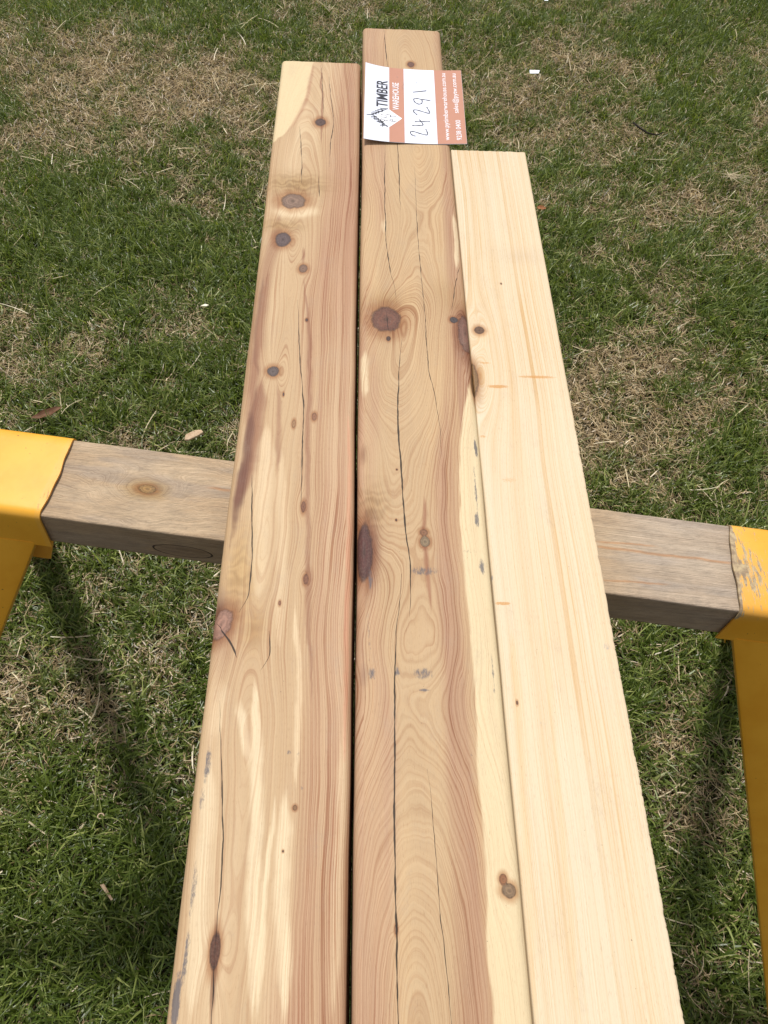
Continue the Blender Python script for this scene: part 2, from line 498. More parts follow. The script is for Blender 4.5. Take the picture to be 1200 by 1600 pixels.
parts = []
gh_z = np.zeros(1)
for region in ('view', 'rest'):
    if region == 'view':
        P0 = scatter(1450000, -1.75, 2.05, -.25, 3.7)
        P0 = P0[in_view(P0, 60)]
    else:
        P0 = scatter(190000, -2.6, 2.9, -1.6, 5.2)
        P0 = P0[~in_view(P0, 60)]
    wide = 1.0 if region == 'view' else 1.9
    n = len(P0)
    dry = dryness(P0[:, 0], P0[:, 1])
    clump = fbm(P0[:, 0] * 26, P0[:, 1] * 26, 91, 2)
    g_ok = rng.rand(n) < np.clip(.66 - .62 * dry + .45 * clump, .06, .90)
    # green blades
    P = P0[g_ok]; nn = len(P); dg = dry[g_ok]; cl = clump[g_ok]
    twist_rate = rng.normal(0, .8, nn)
    L = np.interp(P[:, 1], [.5, 2.2], [1.0, .82]) * rng.gamma(6, .0045, nn) * np.clip(1.0 - .35 * dg + .3 * cl, .5, 1.4)
    L = np.clip(L, .008, .07)
    # neighbours lean a similar way, which gives tufts
    az = fbm(P[:, 0] * 16, P[:, 1] * 16, 71, 2) * 9 + rng.normal(0, 1.1, nn)
    lean = np.clip(np.abs(rng.normal(.62, .42, nn)), .05, 1.4)
    curl = rng.uniform(.1, 1.5, nn)
    z0 = gh(P[:, 0], P[:, 1]) + rng.uniform(0, .006, nn)
    V, F, C = blades(P, L, rng.uniform(.0020, .0046, nn) * wide * np.interp(P[:, 1], [.5, 2.2], [1.0, .72]), az, lean, curl, grass_cols(nn, dg, 'green'), z0, 4,
                     rng.normal(0, .5, nn))
    parts.append((V, F, C))
    # dry straw: flat, tangled, curved
    P = P0[~g_ok]; P = P[rng.rand(len(P)) < .62]; nn = len(P)
    dd = dryness(P[:, 0], P[:, 1])
    twist_rate = rng.normal(0, 1.0, nn)
    L = np.clip(rng.gamma(5, .0042, nn), .006, .045)
    az = rng.uniform(0, 6.28, nn)
    lean = np.clip(rng.normal(1.22, .28, nn), .3, 1.6)
    curl = rng.uniform(-.2, .8, nn)
    z0 = gh(P[:, 0], P[:, 1]) + .002 + rng.rand(nn) ** 1.5 * .012
    V, F, C = blades(P, L, rng.uniform(.0010, .0025, nn) * wide, az, lean, curl, grass_cols(nn, dd, 'straw'), z0, 4,
                     rng.normal(0, .6, nn), .35)
    parts.append((V, F, C))
    # a few long pale stalks lying on top
    k = 380 if region == 'view' else 200
    P = P0[rng.choice(n, k)]
    twist_rate = rng.normal(0, .45, k)
    L = rng.uniform(.03, .075, k)
    V, F, C = blades(P, L, rng.uniform(.0016, .003, k), rng.uniform(0, 6.28, k), rng.uniform(1.2, 1.5, k),
                     rng.uniform(-.1, .35, k), np.array(S_C) * rng.uniform(.7, 1.1, (k, 1)), gh(P[:, 0], P[:, 1]) + rng.uniform(.010, .020, k), 4,
                     rng.normal(0, .3, k), .5)
    parts.append((V, F, C))
off, VV, FF, CC = 0, [], [], []
for V, F, C in parts:
    VV.append(V); FF.append(F + off); CC.append(C); off += len(V)
VV = np.concatenate(VV); FF = np.concatenate(FF); CC = np.concatenate(CC)
gz = gh(VV[:, 0], VV[:, 1])
VV[:, 2] = np.maximum(VV[:, 2], gz + .001)
print('grass blades verts', len(VV), 'faces', len(FF))

def grass_material():
    n = NT('grass_blades')
    c = n.attr('tone', 'Color')
    d = n.n('ShaderNodeBsdfPrincipled')
    n.set(d.inputs['Base Color'], c)
    d.inputs['Roughness'].default_value = .38
    d.inputs['Specular IOR Level'].default_value = .5
    t = n.n('ShaderNodeBsdfTranslucent')
    n.set(t.inputs['Color'], n.mix(1.0, c, (1.25, 1.3, .6), 'MULTIPLY'))
    mx = n.n('ShaderNodeMixShader')
    mx.inputs[0].default_value = .34
    n.t.links.new(d.outputs[0], mx.inputs[1]); n.t.links.new(t.outputs[0], mx.inputs[2])
    return n.done(mx.outputs[0])
gm = fast_mesh('grass', VV, FF, np.zeros((0, 3), int), grass_material(), smooth=False)
add_attr(gm, 'tone', CC)
tag(link('grass', gm), 'short patchy lawn grass, green and straw coloured', kind='stuff')
del VV, FF, CC, parts

# ------------------------------------------------------------ timber
def timber(name, width, thick, rad, v_dense, v_coarse, fields, mat, wob=.0003, seed=1, chips=0.0, parent=None, place=None,
           step=.0010, ustep=.0009, bulge=0.0):
    """a sawn length of timber: local x across (0..width), y along, z = 0 at the top face.
    fields(a, v) with a = mm round the section from the left top edge, v = mm along, gives the surface data"""
    arc = rad * math.pi / 2
    prof = []                                            # (x, z, a)
    for d in np.linspace(thick, rad, 6)[:-1]:
        prof.append((0, -d, -(d - rad) - arc / 2))
    na = 7 if rad > .003 else 3
    for k in range(na):
        t = k / (na - 1) * math.pi / 2
        prof.append((rad - rad * math.cos(t), -rad + rad * math.sin(t), -arc / 2 + arc * k / (na - 1)))
    nt = int((width - 2 * rad) / ustep)
    for k in range(1, nt):
        prof.append((rad + (width - 2 * rad) * k / nt, 0, rad + (width - 2 * rad) * k / nt))
    for k in range(na):
        t = k / (na - 1) * math.pi / 2
        prof.append((width - rad + rad * math.sin(t), -rad + rad * math.cos(t), width - arc / 2 + arc * k / (na - 1)))
    ndz = 5 if parent is None else 36
    for d in np.linspace(rad, thick, ndz)[1:]:
        prof.append((width, -d, width + (d - rad) + arc / 2))
    for k in range(1, 5):
        prof.append((width * (1 - k / 5), -thick, width + thick + k * .01))
    prof = np.array(prof)
    v0, v1 = v_dense
    ys = np.concatenate([np.arange(v_coarse, v0, .012), np.arange(v0, v1 - 1e-6, step), [v1]])
    npf, nv = len(prof), len(ys)
    X = np.tile(prof[:, 0], (nv, 1)); Z = np.tile(prof[:, 1], (nv, 1)); A = np.tile(prof[:, 2], (nv, 1))
    Y = np.tile(ys[:, None], (1, npf))
    wobx = fbm(Y[:, :1] * 6, Y[:, :1] * 0 + seed, seed, 4) * wob * 2
    Z = Z + fbm(X * 30, Y * 8, seed + 3, 3) * wob * (Z > -.01)
    if bulge:
        X = X + bulge * sst(.02, .05, -Z) * (X > width * .9)
    edge = np.sign(X - width / 2) * (np.abs(X - width / 2) > width / 2 - rad - .001)
    X = X + wobx * edge
    if chips:                                            # nibbled, furry sawn edge on the right
        e = np.clip((X - (width - .0035)) / .0035, 0, 1) * (Z > -.006)
        nb = np.clip(fbm(Y * 130, Y * 0 + 3, seed + 9, 4) - .12, 0, 1) + .8 * np.clip(fbm(Y * 600, Y * 0 + 5, seed + 19, 2) - .25, 0, 1)
        nb = nb * (1 - sst(.38, .60, Y))
        X = X - e * nb * chips
        Z = Z - e * nb * chips * .7
    # softened, slightly chipped far end
    endd = ys[-1] - Y
    fall = np.clip(1 - endd / .0025, 0, 1) ** 2
    Z = Z - fall * .0016 * (Z > -thick * .5)
    Y = Y + np.clip(1 - endd / .003, 0, 1) * (fbm(X * 300, Z * 300, seed + 5, 3) * .0011)
    V = np.stack([X.ravel(), Y.ravel(), Z.ravel()], 1)
    i, j = np.meshgrid(np.arange(npf), np.arange(nv - 1))
    i2 = (i + 1) % npf
    F = np.stack([(j * npf + i).ravel(), (j * npf + i2).ravel(), ((j + 1) * npf + i2).ravel(), ((j + 1) * npf + i).ravel()], 1)
    F = F[:, ::-1]
    # end caps as fans
    cen0 = len(V)
    V = np.concatenate([V, [[width / 2, ys[0], -thick / 2], [width / 2, ys[-1], -thick / 2]]])
    k = np.arange(npf); k2 = (k + 1) % npf
    T0 = np.stack([k, k2, np.full(npf, cen0)], 1)
    T1 = np.stack([k2 + (nv - 1) * npf, k + (nv - 1) * npf, np.full(npf, cen0 + 1)], 1)
    T = np.concatenate([T0, T1])[:, ::-1]
    a = np.concatenate([A.ravel(), [width / 2] * 2]) * 1000
    v = np.concatenate([Y.ravel(), [ys[0], ys[-1]]]) * 1000
    data = fields(a, v)
    if place is not None:
        V = place(V)
    me = fast_mesh(name, V, F, T, mat)
    me.materials.append(END)
    mi = np.zeros(len(me.polygons), np.int32); mi[len(F):] = 1
    me.polygons.foreach_set('material_index', mi)
    sm = np.ones(len(me.polygons), bool); sm[len(F):] = False
    me.polygons.foreach_set('use_smooth', sm)
    add_attr(me, 'across', a); add_attr(me, 'along', v)
    for key in ('ring', 'ringamt', 'knot', 'smudge', 'resin', 'crack_one', 'crack_two', 'crack_three'):
        add_attr(me, key, data[key])
    add_attr(me, 'tone', data['tone']); add_attr(me, 'knottone', data['knottone'])
    return link(name, me, parent)

X_LEFT, X_MID, X_PINE = -.0944, .0056, .1060
W_LEFT, W_MID, W_PINE = .0970, .0999, .0838
ALB = 1 / 1.30

def S(r, g, b):
    return np.array(lin(r, g, b, ALB))

class Board:
    def __init__(s, x0, z, knots, seed):
        s.x0, s.z, s.seed = x0, z, seed
        s.kn = knots
    def uv(s, px, py):
        p = at(px, py, s.z)
        return (p[0] - s.x0) * 1000, p[1] * 1000
    def start(s, a, v):
        s.a, s.v = a, v
        n = len(a)
        s.d = dict(ring=a.copy(), ringamt=np.ones(n), knot=np.full(n, 9.0), smudge=np.zeros(n), resin=np.zeros(n),
                   crack_one=np.full(n, 400.0), crack_two=np.full(n, 400.0), crack_three=np.full(n, 400.0),
                   tone=np.zeros((n, 3)), knottone=np.tile(np.array((.12, .07, .05)), (n, 1)))
    def along_px(s, pts):
        """interpolate a value given at photo rows along the board"""
        vs = np.array([s.uv(600, p[0])[1] for p in pts]); f = np.array([p[1] for p in pts], float)
        o = np.argsort(vs)
        return hinterp(s.v, vs[o], f[o])
    def line_px(s, pts):
        """across position (mm) of a line given in photo pixels (x, y)"""
        uv = np.array([s.uv(*p) for p in pts])
        o = np.argsort(uv[:, 1])
        return hinterp(s.v, uv[o, 1], uv[o, 0]), uv[:, 1].min(), uv[:, 1].max()
    def smooth_line(s, pts):
        u, lo, hi = s.line_px(pts)
        return u
    def log(s, pu, d, amp=1.0):
        a, v = s.a, s.v
        du = a - pu + 3.5 * fbm(a / 60, v / 200, s.seed + 1, 2)
        R = np.sqrt(du * du + d * d)
        R = R + 1.9 * fbm(a / 30, v / 95, s.seed + 2, 3) * amp + .55 * fbm(a / 7, v / 26, s.seed + 3, 2) * amp
        s.d['ring'] = R
    def flow(s, px, py, rad, el=2.3, reach=3.2, amount=1.0):
        """grain flowing round a knot"""
        u0, v0 = s.uv(px, py)
        x = s.a - u0; y = (s.v - v0) / el
        r2 = x * x + y * y
        k = rad * rad / (r2 + rad * rad * .35) * np.exp(-r2 / (rad * reach) ** 2)
        s.d['ring'] = s.d['ring'] - x * k * amount
    def bulge(s, px, py, ru, rv, amp):
        u0, v0 = s.uv(px, py)
        s.d['ring'] = s.d['ring'] + amp * np.exp(-((s.a - u0) / ru) ** 2 - ((s.v - v0) / rv) ** 2)
    def knot(s, px, py, rx, ry, col, tilt=0.0):
        """rx, ry in photo pixels"""
        u0, v0 = s.uv(px, py)
        ru = abs(s.uv(px + rx, py)[0] - u0); rv = abs(s.uv(px, py - ry)[1] - v0)
        x = (s.a - u0); y = (s.v - v0)
        x = x - tilt * y
        r = np.sqrt((x / ru) ** 2 + (y / rv) ** 2)
        m = r < s.d['knot']
        s.d['knot'] = np.where(m, r, s.d['knot'])
        s.d['knottone'] = np.where((m & (r < 1.6))[:, None], np.array(col), s.d['knottone'])
    def blob(s, px, py, rx, ry, ang=0.0, power=1.0):
        u0, v0 = s.uv(px, py)
        ru = abs(s.uv(px + rx, py)[0] - u0); rv = abs(s.uv(px, py - ry)[1] - v0)
        x = (s.a - u0) + 1.6 * fbm(s.a / 6, s.v / 25, s.seed + 60, 3); y = s.v - v0
        x = x - ang * y
        return np.exp(-((x / ru) ** 2 + (y / rv) ** 2) ** power)
    def paint(s, mask, col):
        mk = np.clip(mask, 0, 1)[:, None]
        s.d['tone'] = s.d['tone'] * (1 - mk) + np.array(col) * mk
    def streak(s, pts, width, col, soft=1.0, amt=1.0, rough=1.0):
        u, lo, hi = s.line_px([(p[0], p[1]) for p in pts])
        wv = np.interp(s.v, [lo, lo + (hi - lo) * .2, lo + (hi - lo) * .8, hi], [.15, 1, 1, .15]) * width
        t = np.abs(s.a - u + rough * 1.5 * fbm(s.a * 0 + 1, s.v / 22, s.seed + 33, 4) + rough * .8 * fbm(s.a / 2.5, s.v / 60, s.seed + 35, 2)) / wv
        m = (1 - sst(1 - .6 * soft, 1 + .6 * soft, t)) * sst(lo - 4, lo + 14, s.v) * (1 - sst(hi - 14, hi + 4, s.v))
        s.paint(m * amt, col)
    def crack(s, ch, pts, w):
        u, lo, hi = s.line_px(pts)
        wv = np.interp(s.v, [lo, lo + (hi - lo) * .25, lo + (hi - lo) * .7, hi], [.12, 1, 1, .12]) * w
        wv = wv * (1 + .75 * fbm(s.v / 9, s.v * 0, s.seed + 40, 3))
        d = s.a - u + .55 * fbm(s.v / 14, s.v * 0 + ch, s.seed + 43, 4)
        q = np.clip(d / np.maximum(wv, .05), -400, 400)
        key = ('crack_one', 'crack_two', 'crack_three')[ch]
        inside = (s.v > lo) & (s.v < hi)
        s.d[key] = np.where(inside, q, s.d[key])
    def smudge(s, px, py, rx, ry, amt=1.0, ang=0.0):
        s.d['smudge'] = np.maximum(s.d['smudge'], amt * s.blob(px, py, rx, ry, ang, 1.6))
    def resin(s, px, py, rx, ry, amt=1.0):
        s.d['resin'] = np.maximum(s.d['resin'], amt * s.blob(px, py, rx, ry, 0, 1.6))

PINK = S(194, 150, 121); PALE = S(234, 208, 168); TAN = S(209, 178, 138); SAP = S(242, 221, 182)
RED = S(150, 98, 74); OLIVE = S(178, 142, 88); KNOT = S(92, 70, 66); KDARK = S(70, 48, 42); KGREY = S(128, 112, 104)

def left_fields(a, v):
    b = Board(X_LEFT, H, None, 100)
    b.start(a, v)
    d = b.along_px([(60, 40), (95, 36), (300, 9), (420, 7), (800, 9), (1000, 14), (1150, 7), (1600, 12)])
    pu = b.smooth_line([(490, 95), (478, 250), (455, 420), (440, 600), (420, 800), (395, 1000), (385, 1200), (360, 1600)])
    b.log(pu, d)
    for px, py, r in ((501, 191, 5), (462, 315, 14), (442, 374, 10), (474, 420, 6), (427, 580, 9), (475, 790, 5), (478, 905, 5),
                      (345, 975, 15), (336, 1487, 6), (482, 697, 2.5), (468, 707, 2)):
        b.flow(px, py, r)
    b.bulge(345, 975, 26, 36, 14)
    b.bulge(468, 330, 22, 34, 9)
    # broad tones
    n1 = fbm(a / 22, v / 260, 101, 3)
    n2 = fbm(a / 8, v / 240, 111, 3)
    b.paint(np.ones(len(a)), TAN)
    b.paint(sst(-.25, .5, n1) * .55, PALE)
    right = sst(-13, 17, a - b.smooth_line([(520, 95), (510, 300), (478, 460), (480, 700), (488, 900), (480, 1100), (470, 1300), (452, 1450), (430, 1600)]))
    b.paint(right * (.55 + .45 * n2), PINK)
    b.d['ringamt'] = .50 + .5 * right + .2 * n2
    # reddish, dark streaks down the left side
    b.streak([(440, 330), (405, 480), (392, 600), (385, 700)], 7, RED, 1.3, .5)
    b.streak([(412, 430), (398, 520), (402, 590)], 2.2, S(120, 82, 64), 1.3, .45)
    b.streak([(400, 600), (392, 660), (372, 780), (356, 870)], 3.0, S(112, 70, 56), 1.3, .55)
    b.streak([(378, 720), (372, 780), (370, 800)], 3.5, S(96, 66, 62), 1.3, .7)
    b.streak([(408, 590), (396, 700), (374, 770), (366, 800)], 5.5, RED, 1.2, .72)
    b.streak([(395, 640), (380, 740), (362, 830)], 4, S(112, 74, 62), 1.2, .6)
    b.streak([(432, 600), (436, 680), (432, 740)], 2.0, RED, 1.2, .5)
    b.streak([(420, 420), (404, 520), (388, 640)], 3, RED, 1.2, .45)
    b.streak([(474, 430), (484, 540), (482, 640), (480, 780), (482, 905), (484, 1100)], 1.9, RED, 1.4, .55)
    b.streak([(501, 100), (503, 188), (501, 225)], 1.2, RED, 1.2, .7)
    b.streak([(474, 385), (474, 415)], 1.2, RED, 1.2, .7)
    # pale streaks
    b.streak([(418, 660), (412, 760), (405, 860), (402, 940)], 6.5, PALE, 1.3, .9)
    b.streak([(438, 700), (440, 900), (436, 1020)], 3.6, PALE, 1.3, .6)
    b.streak([(396, 1060), (402, 1200), (398, 1330), (394, 1600)], 3.6, SAP, 1.0, .9)
    b.streak([(372, 1090), (382, 1150), (390, 1200)], 2.8, SAP, 1.0, .9)
    b.streak([(462, 940), (466, 1100), (462, 1240)], 1.8, PALE, 1.0, .9)
    b.streak([(446, 1230), (440, 1400), (446, 1600)], 3.8, SAP, 1.1, .9)
    b.streak([(432, 1230), (412, 1400), (402, 1600)], 1.6, SAP, 1.0, .8)
    b.streak([(330, 1180), (318, 1350), (298, 1600)], 4.5, SAP, 1.3, .75)
    b.streak([(345, 1060), (338, 1130), (330, 1160)], 4.5, PALE, 1.3, .7)
    b.streak([(540, 1130), (528, 1400), (518, 1600)], 4, PALE, 1.3, .55)
    b.streak([(548, 640), (546, 900), (540, 1200)], 1.8, S(226, 172, 138), 1.3, .8)
    # olive, wavy-grained patches above knots
    wav = .5 + .5 * np.sin(v / 1.7 + 5 * fbm(a / 8, v / 10, 130, 2))
    for px, py, rx, ry, am in ((372, 900, 24, 75, .75), (395, 985, 18, 30, .5), (462, 288, 44, 16, .7), (440, 352, 30, 9, .6)):
        m = b.blob(px, py, rx, ry)
        b.paint(m * am, OLIVE)
        b.paint(m * am * wav * .75, S(224, 188, 134) if py > 600 else S(132, 98, 62))
    # sapwood corner at the far end
    edge = b.smooth_line([(492, 90), (487, 110), (478, 150), (464, 185), (450, 205), (432, 218), (424, 226), (400, 240)])
    uc, vc = b.uv(440, 221)
    sapm = (1 - sst(-1.2, 1.2, a - edge + .8 * fbm(a / 5, v / 12, 140, 2))) * sst(vc - 2, vc + 2, v)
    b.paint(sapm, S(234, 210, 166))
    b.d['ringamt'] *= 1 - .85 * sapm
    b.streak([(490, 97), (480, 150), (462, 188), (442, 214)], 2.2, S(180, 128, 98), 1.4, .5, .3)
    # dead area at the lower-left knot
    b.knot(344, 976, 17, 24, S(172, 128, 108), .25)
    m = b.blob(352, 985, 26, 52)
    b.paint(m * .55, S(176, 132, 104))
    b.paint(b.blob(340, 960, 12, 34) * .8, S(120, 88, 78))
    b.d['ringamt'] += .35 * b.blob(360, 1030, 70, 90)
    # pale crescent of the big encased knot
    b.paint(b.blob(462, 330, 34, 9, 0, 2) * .9, SAP)
    for args in ((501, 191, 8, 6, KNOT), (458, 314, 19, 11, S(150, 122, 104)), (442, 374, 12, 11, S(104, 88, 88)), (474, 420, 6.5, 6, S(140, 110, 92)),
                 (427, 580, 9, 7.5, S(104, 92, 90)), (479, 500, 2.2, 2.5, KNOT), (443, 616, 1.4, 3.4, KNOT), (491, 651, 3.6, 6, S(160, 112, 82)),
                 (459, 662, 2.8, 6, S(176, 134, 94)), (474, 792, 3.5, 9, S(140, 92, 66)), (478, 905, 4, 8, S(140, 92, 66)),
                 (336, 1487, 8, 30, S(96, 58, 42)), (437, 942, 2, 4, S(150, 100, 72)), (461, 1262, 3.4, 4.4, S(150, 110, 72)), (442, 1330, 1.6, 2.5, KDARK)):
        b.knot(*args)
    b.paint(b.blob(474, 420, 3, 2.5, 0, 2), SAP)
    b.streak([(338, 1430), (336, 1490), (330, 1600)], 1.5, S(120, 76, 52), 1.0, .7, .2)
    b.crack(0, [(503, 95), (504, 140), (506, 180)], .35)
    b.crack(1, [(513, 110), (518, 160), (521, 195), (516, 230), (514, 262)], .42)
    b.crack(2, [(468, 196), (471, 240), (471, 285), (466, 294)], .42)
    b.crack(0, [(498, 275), (499, 308)], .5)
    b.crack(1, [(465, 468), (469, 560), (474, 640), (472, 720), (470, 790), (474, 800)], .5)
    b.crack(0, [(394, 740), (393, 800), (394, 870), (389, 925), (373, 958)], .62)
    b.crack(2, [(337, 974), (350, 990), (362, 1008), (371, 1030)], .8)
    b.crack(1, [(420, 985), (421, 1020), (407, 1048)], .4)
    b.crack(0, [(343, 1095), (347, 1250), (346, 1370), (339, 1450), (336, 1485)], .42)
    b.crack(2, [(336, 1490), (330, 1600), (326, 1680)], .35)
    b.smudge(322, 1195, 6, 34, .9); b.smudge(315, 1250, 6, 30, .8); b.smudge(300, 1390, 7, 60, .75, .0)
    b.smudge(288, 1500, 8, 60, .9); b.smudge(272, 1570, 10, 60, 1.25)
    b.smudge(452, 1176, 4, 5, .8); b.smudge(466, 1178, 3, 5, .7); b.smudge(473, 1232, 3, 4, .8)
    return b.d

def mid_fields(a, v):
    b = Board(X_MID, H, None, 200)
    b.start(a, v)
    d = b.along_px([(40, 24), (95, 10), (230, 12), (345, 32), (430, 26), (505, 8), (560, 7), (700, 30), (780, 35), (1000, 40), (1100, 46), (1250, 34), (1450, 15), (1600, 6), (1750, 2)])
    pu = b.smooth_line([(630, 43), (640, 150), (662, 300), (655, 430), (640, 500), (622, 600), (614, 700), (612, 780), (625, 900), (640, 1050), (648, 1270), (652, 1450), (655, 1600)])
    b.log(pu, d, 1.35)
    for px, py, r in ((604, 498, 13), (728, 510, 13), (664, 847, 5), (642, 101, 4), (797, 1392, 6), (572, 860, 16), (619, 1453, 2)):
        b.flow(px, py, r)
    b.bulge(574, 884, 36, 50, 27)
    b.bulge(566, 700, 14, 34, 9)
    b.bulge(566, 1075, 15, 55, 9)
    n1 = fbm(a / 25, v / 240, 201, 3); n2 = fbm(a / 8, v / 240, 211, 3)
    b.paint(np.ones(len(a)), S(207, 176, 136))
    b.paint(sst(-.2, .5, n1) * .4, S(228, 194, 146))
    b.d['ringamt'] = .66 + .25 * n2 + .3 * fbm(a / 30, v / 60, 245, 2)
    for q_ in ((600, 890, 60, 110), (610, 505, 60, 60), (720, 540, 50, 60)):
        b.d['ringamt'] += .55 * b.blob(*q_)
    # pink heartwood bands: right side and left side
    hb = b.smooth_line([(702, 43), (716, 300), (738, 560), (722, 660), (718, 750), (722, 850), (732, 960), (742, 1080), (746, 1200), (757, 1310), (762, 1400), (762, 1480), (772, 1600)])
    inner = b.smooth_line([(680, 43), (690, 250), (700, 430), (696, 620), (680, 760), (684, 900), (696, 1080), (700, 1200), (712, 1330), (716, 1450), (716, 1600)])
    rb = sst(-7, 5, a - inner)
    b.paint(rb * (.45 + .5 * n2), S(182, 139, 114))
    lb = 1 - sst(-4, 9, a - b.smooth_line([(600, 43), (598, 300), (575, 440), (590, 620), (578, 760), (590, 1000), (612, 1150), (612, 1300), (608, 1600)]))
    b.paint(lb * (.4 + .45 * n2), S(196, 154, 128))
    b.d['ringamt'] += .5 * rb + .25 * lb
    # sapwood along the right arris from the middle on
    u6, v6 = b.uv(745, 598)
    sap = sst(-.8, .8, a - hb + 1.0 * fbm(a / 6, v / 20, 220, 2)) * (1 - sst(v6 - 12, v6 + 10, v))
    b.paint(sap, S(236, 214, 172))
    b.d['ringamt'] *= 1 - .72 * sap
    b.streak([(709, 330), (714, 380), (716, 425)], 3.0, SAP, .8, .9)
    b.streak([(571, 545), (568, 580), (569, 625)], 3.6, SAP, .8, .95)
    b.streak([(599, 340), (598, 365)], 2.0, SAP, .8, .8)
    # deep reddish bits
    b.streak([(662, 770), (664, 845), (668, 900), (672, 960)], 1.6, S(160, 104, 76), 1.3, .7)
    b.streak([(568, 690), (566, 730)], 3.0, S(150, 108, 80), 1.2, .7)
    b.streak([(567, 1030), (566, 1080)], 3.0, S(140, 104, 88), 1.2, .5)
    for px, py, rx, ry, am in ((604, 470, 40, 18, .7), (700, 455, 30, 20, .5), (580, 790, 22, 34, .7), (720, 478, 26, 16, .6)):
        m = b.blob(px, py, rx, ry)
        b.paint(m * am * .6, OLIVE)
    wav = .5 + .5 * np.sin(v / 1.8 + 5 * fbm(a / 8, v / 10, 230, 2))
    b.paint(b.blob(582, 795, 26, 36) * wav * .4, S(120, 86, 50))
    b.paint(b.blob(729, 522, 16, 34, 0, 1.5) * .85, S(138, 96, 78))
    b.paint(b.blob(738, 562, 12, 20, 0, 1.5) * .6, S(150, 104, 80))
    b.paint(b.blob(574, 862, 20, 46, 0, 1.3) * .8, S(138, 96, 82))
    for args in ((603, 499, 23, 19, S(122, 78, 62)), (709, 500, 6, 4.5, S(70, 66, 70)), (729, 521, 13, 27, S(134, 94, 80)), (743, 600, 5, 18, S(128, 92, 52)),
                 (607, 529, 3.5, 4, KDARK), (567, 862, 15, 42, S(92, 54, 50)),
                 (664, 846, 7.5, 8, S(150, 128, 98)), (662, 832, 6, 5, S(150, 104, 72)), (642, 101, 5, 4, S(120, 84, 72)), (797, 1392, 12, 12, S(150, 122, 92)),
                 (786, 1374, 6, 9, S(158, 104, 66)), (619, 1452, 2.6, 8, S(160, 118, 86)), (620, 734, 1.5, 1.5, KDARK), (619, 813, 1.5, 2, KDARK)):
        b.knot(*args)
    b.paint(b.blob(797, 1385, 16, 22) * .2, PALE)
    b.crack(0, [(600, 43), (603, 90), (612, 150), (620, 220), (625, 300), (628, 335)][::1], .45) if False else None
    b.crack(0, [(600, 43), (602, 70), (606, 108)], .45)
    b.crack(0, [(618, 200), (622, 240), (626, 330)], .45)
    b.crack(1, [(602, 225), (601, 290), (603, 365), (609, 420), (618, 455), (620, 474)], .5)
    b.crack(2, [(648, 260), (651, 340), (657, 420), (663, 480), (669, 570), (680, 620), (688, 680), (690, 715)], .36)
    b.crack(0, [(720, 415), (712, 440), (706, 485)], .5)
    b.crack(0, [(604, 486), (605, 500), (608, 517)], .55)
    b.crack(1, [(628, 530), (623, 590), (622, 660), (628, 750), (634, 832), (641, 880), (641, 930), (640, 965)], .7)
    b.crack(0, [(628, 895), (624, 945), (619, 990), (617, 1050), (617, 1300), (619, 1445), (622, 1600), (624, 1720)], .62)
    b.crack(2, [(668, 1200), (677, 1280), (686, 1405), (705, 1597), (712, 1680)], .24)
    b.smudge(662, 892, 30, 9, .75); b.smudge(578, 905, 4, 24, .8); b.smudge(578, 990, 3, 60, .6)
    b.smudge(660, 1052, 22, 11, .8); b.smudge(620, 1050, 6, 10, .9); b.smudge(580, 1052, 8, 12, .85); b.smudge(632, 1052, 50, 9, .45)
    b.smudge(662, 1078, 12, 3, 1.0)
    b.smudge(744, 700, 3.2, 16, 1.4); b.smudge(745, 770, 4, 50, .95); b.smudge(746, 812, 5, 14, 1.0); b.smudge(756, 885, 7, 16, 1.05)
    b.smudge(772, 1050, 4, 34, .9); b.smudge(774, 1080, 3, 8, 1.3); b.smudge(768, 700, 2, 5, .4); b.smudge(740, 700, 50, 3, .45)
    b.smudge(733, 862, 36, 4, .5); b.smudge(783, 1190, 2.5, 90, .55); b.smudge(567, 760, 4, 30, .5); b.smudge(738, 1180, 2, 2, 1)
    return b.d

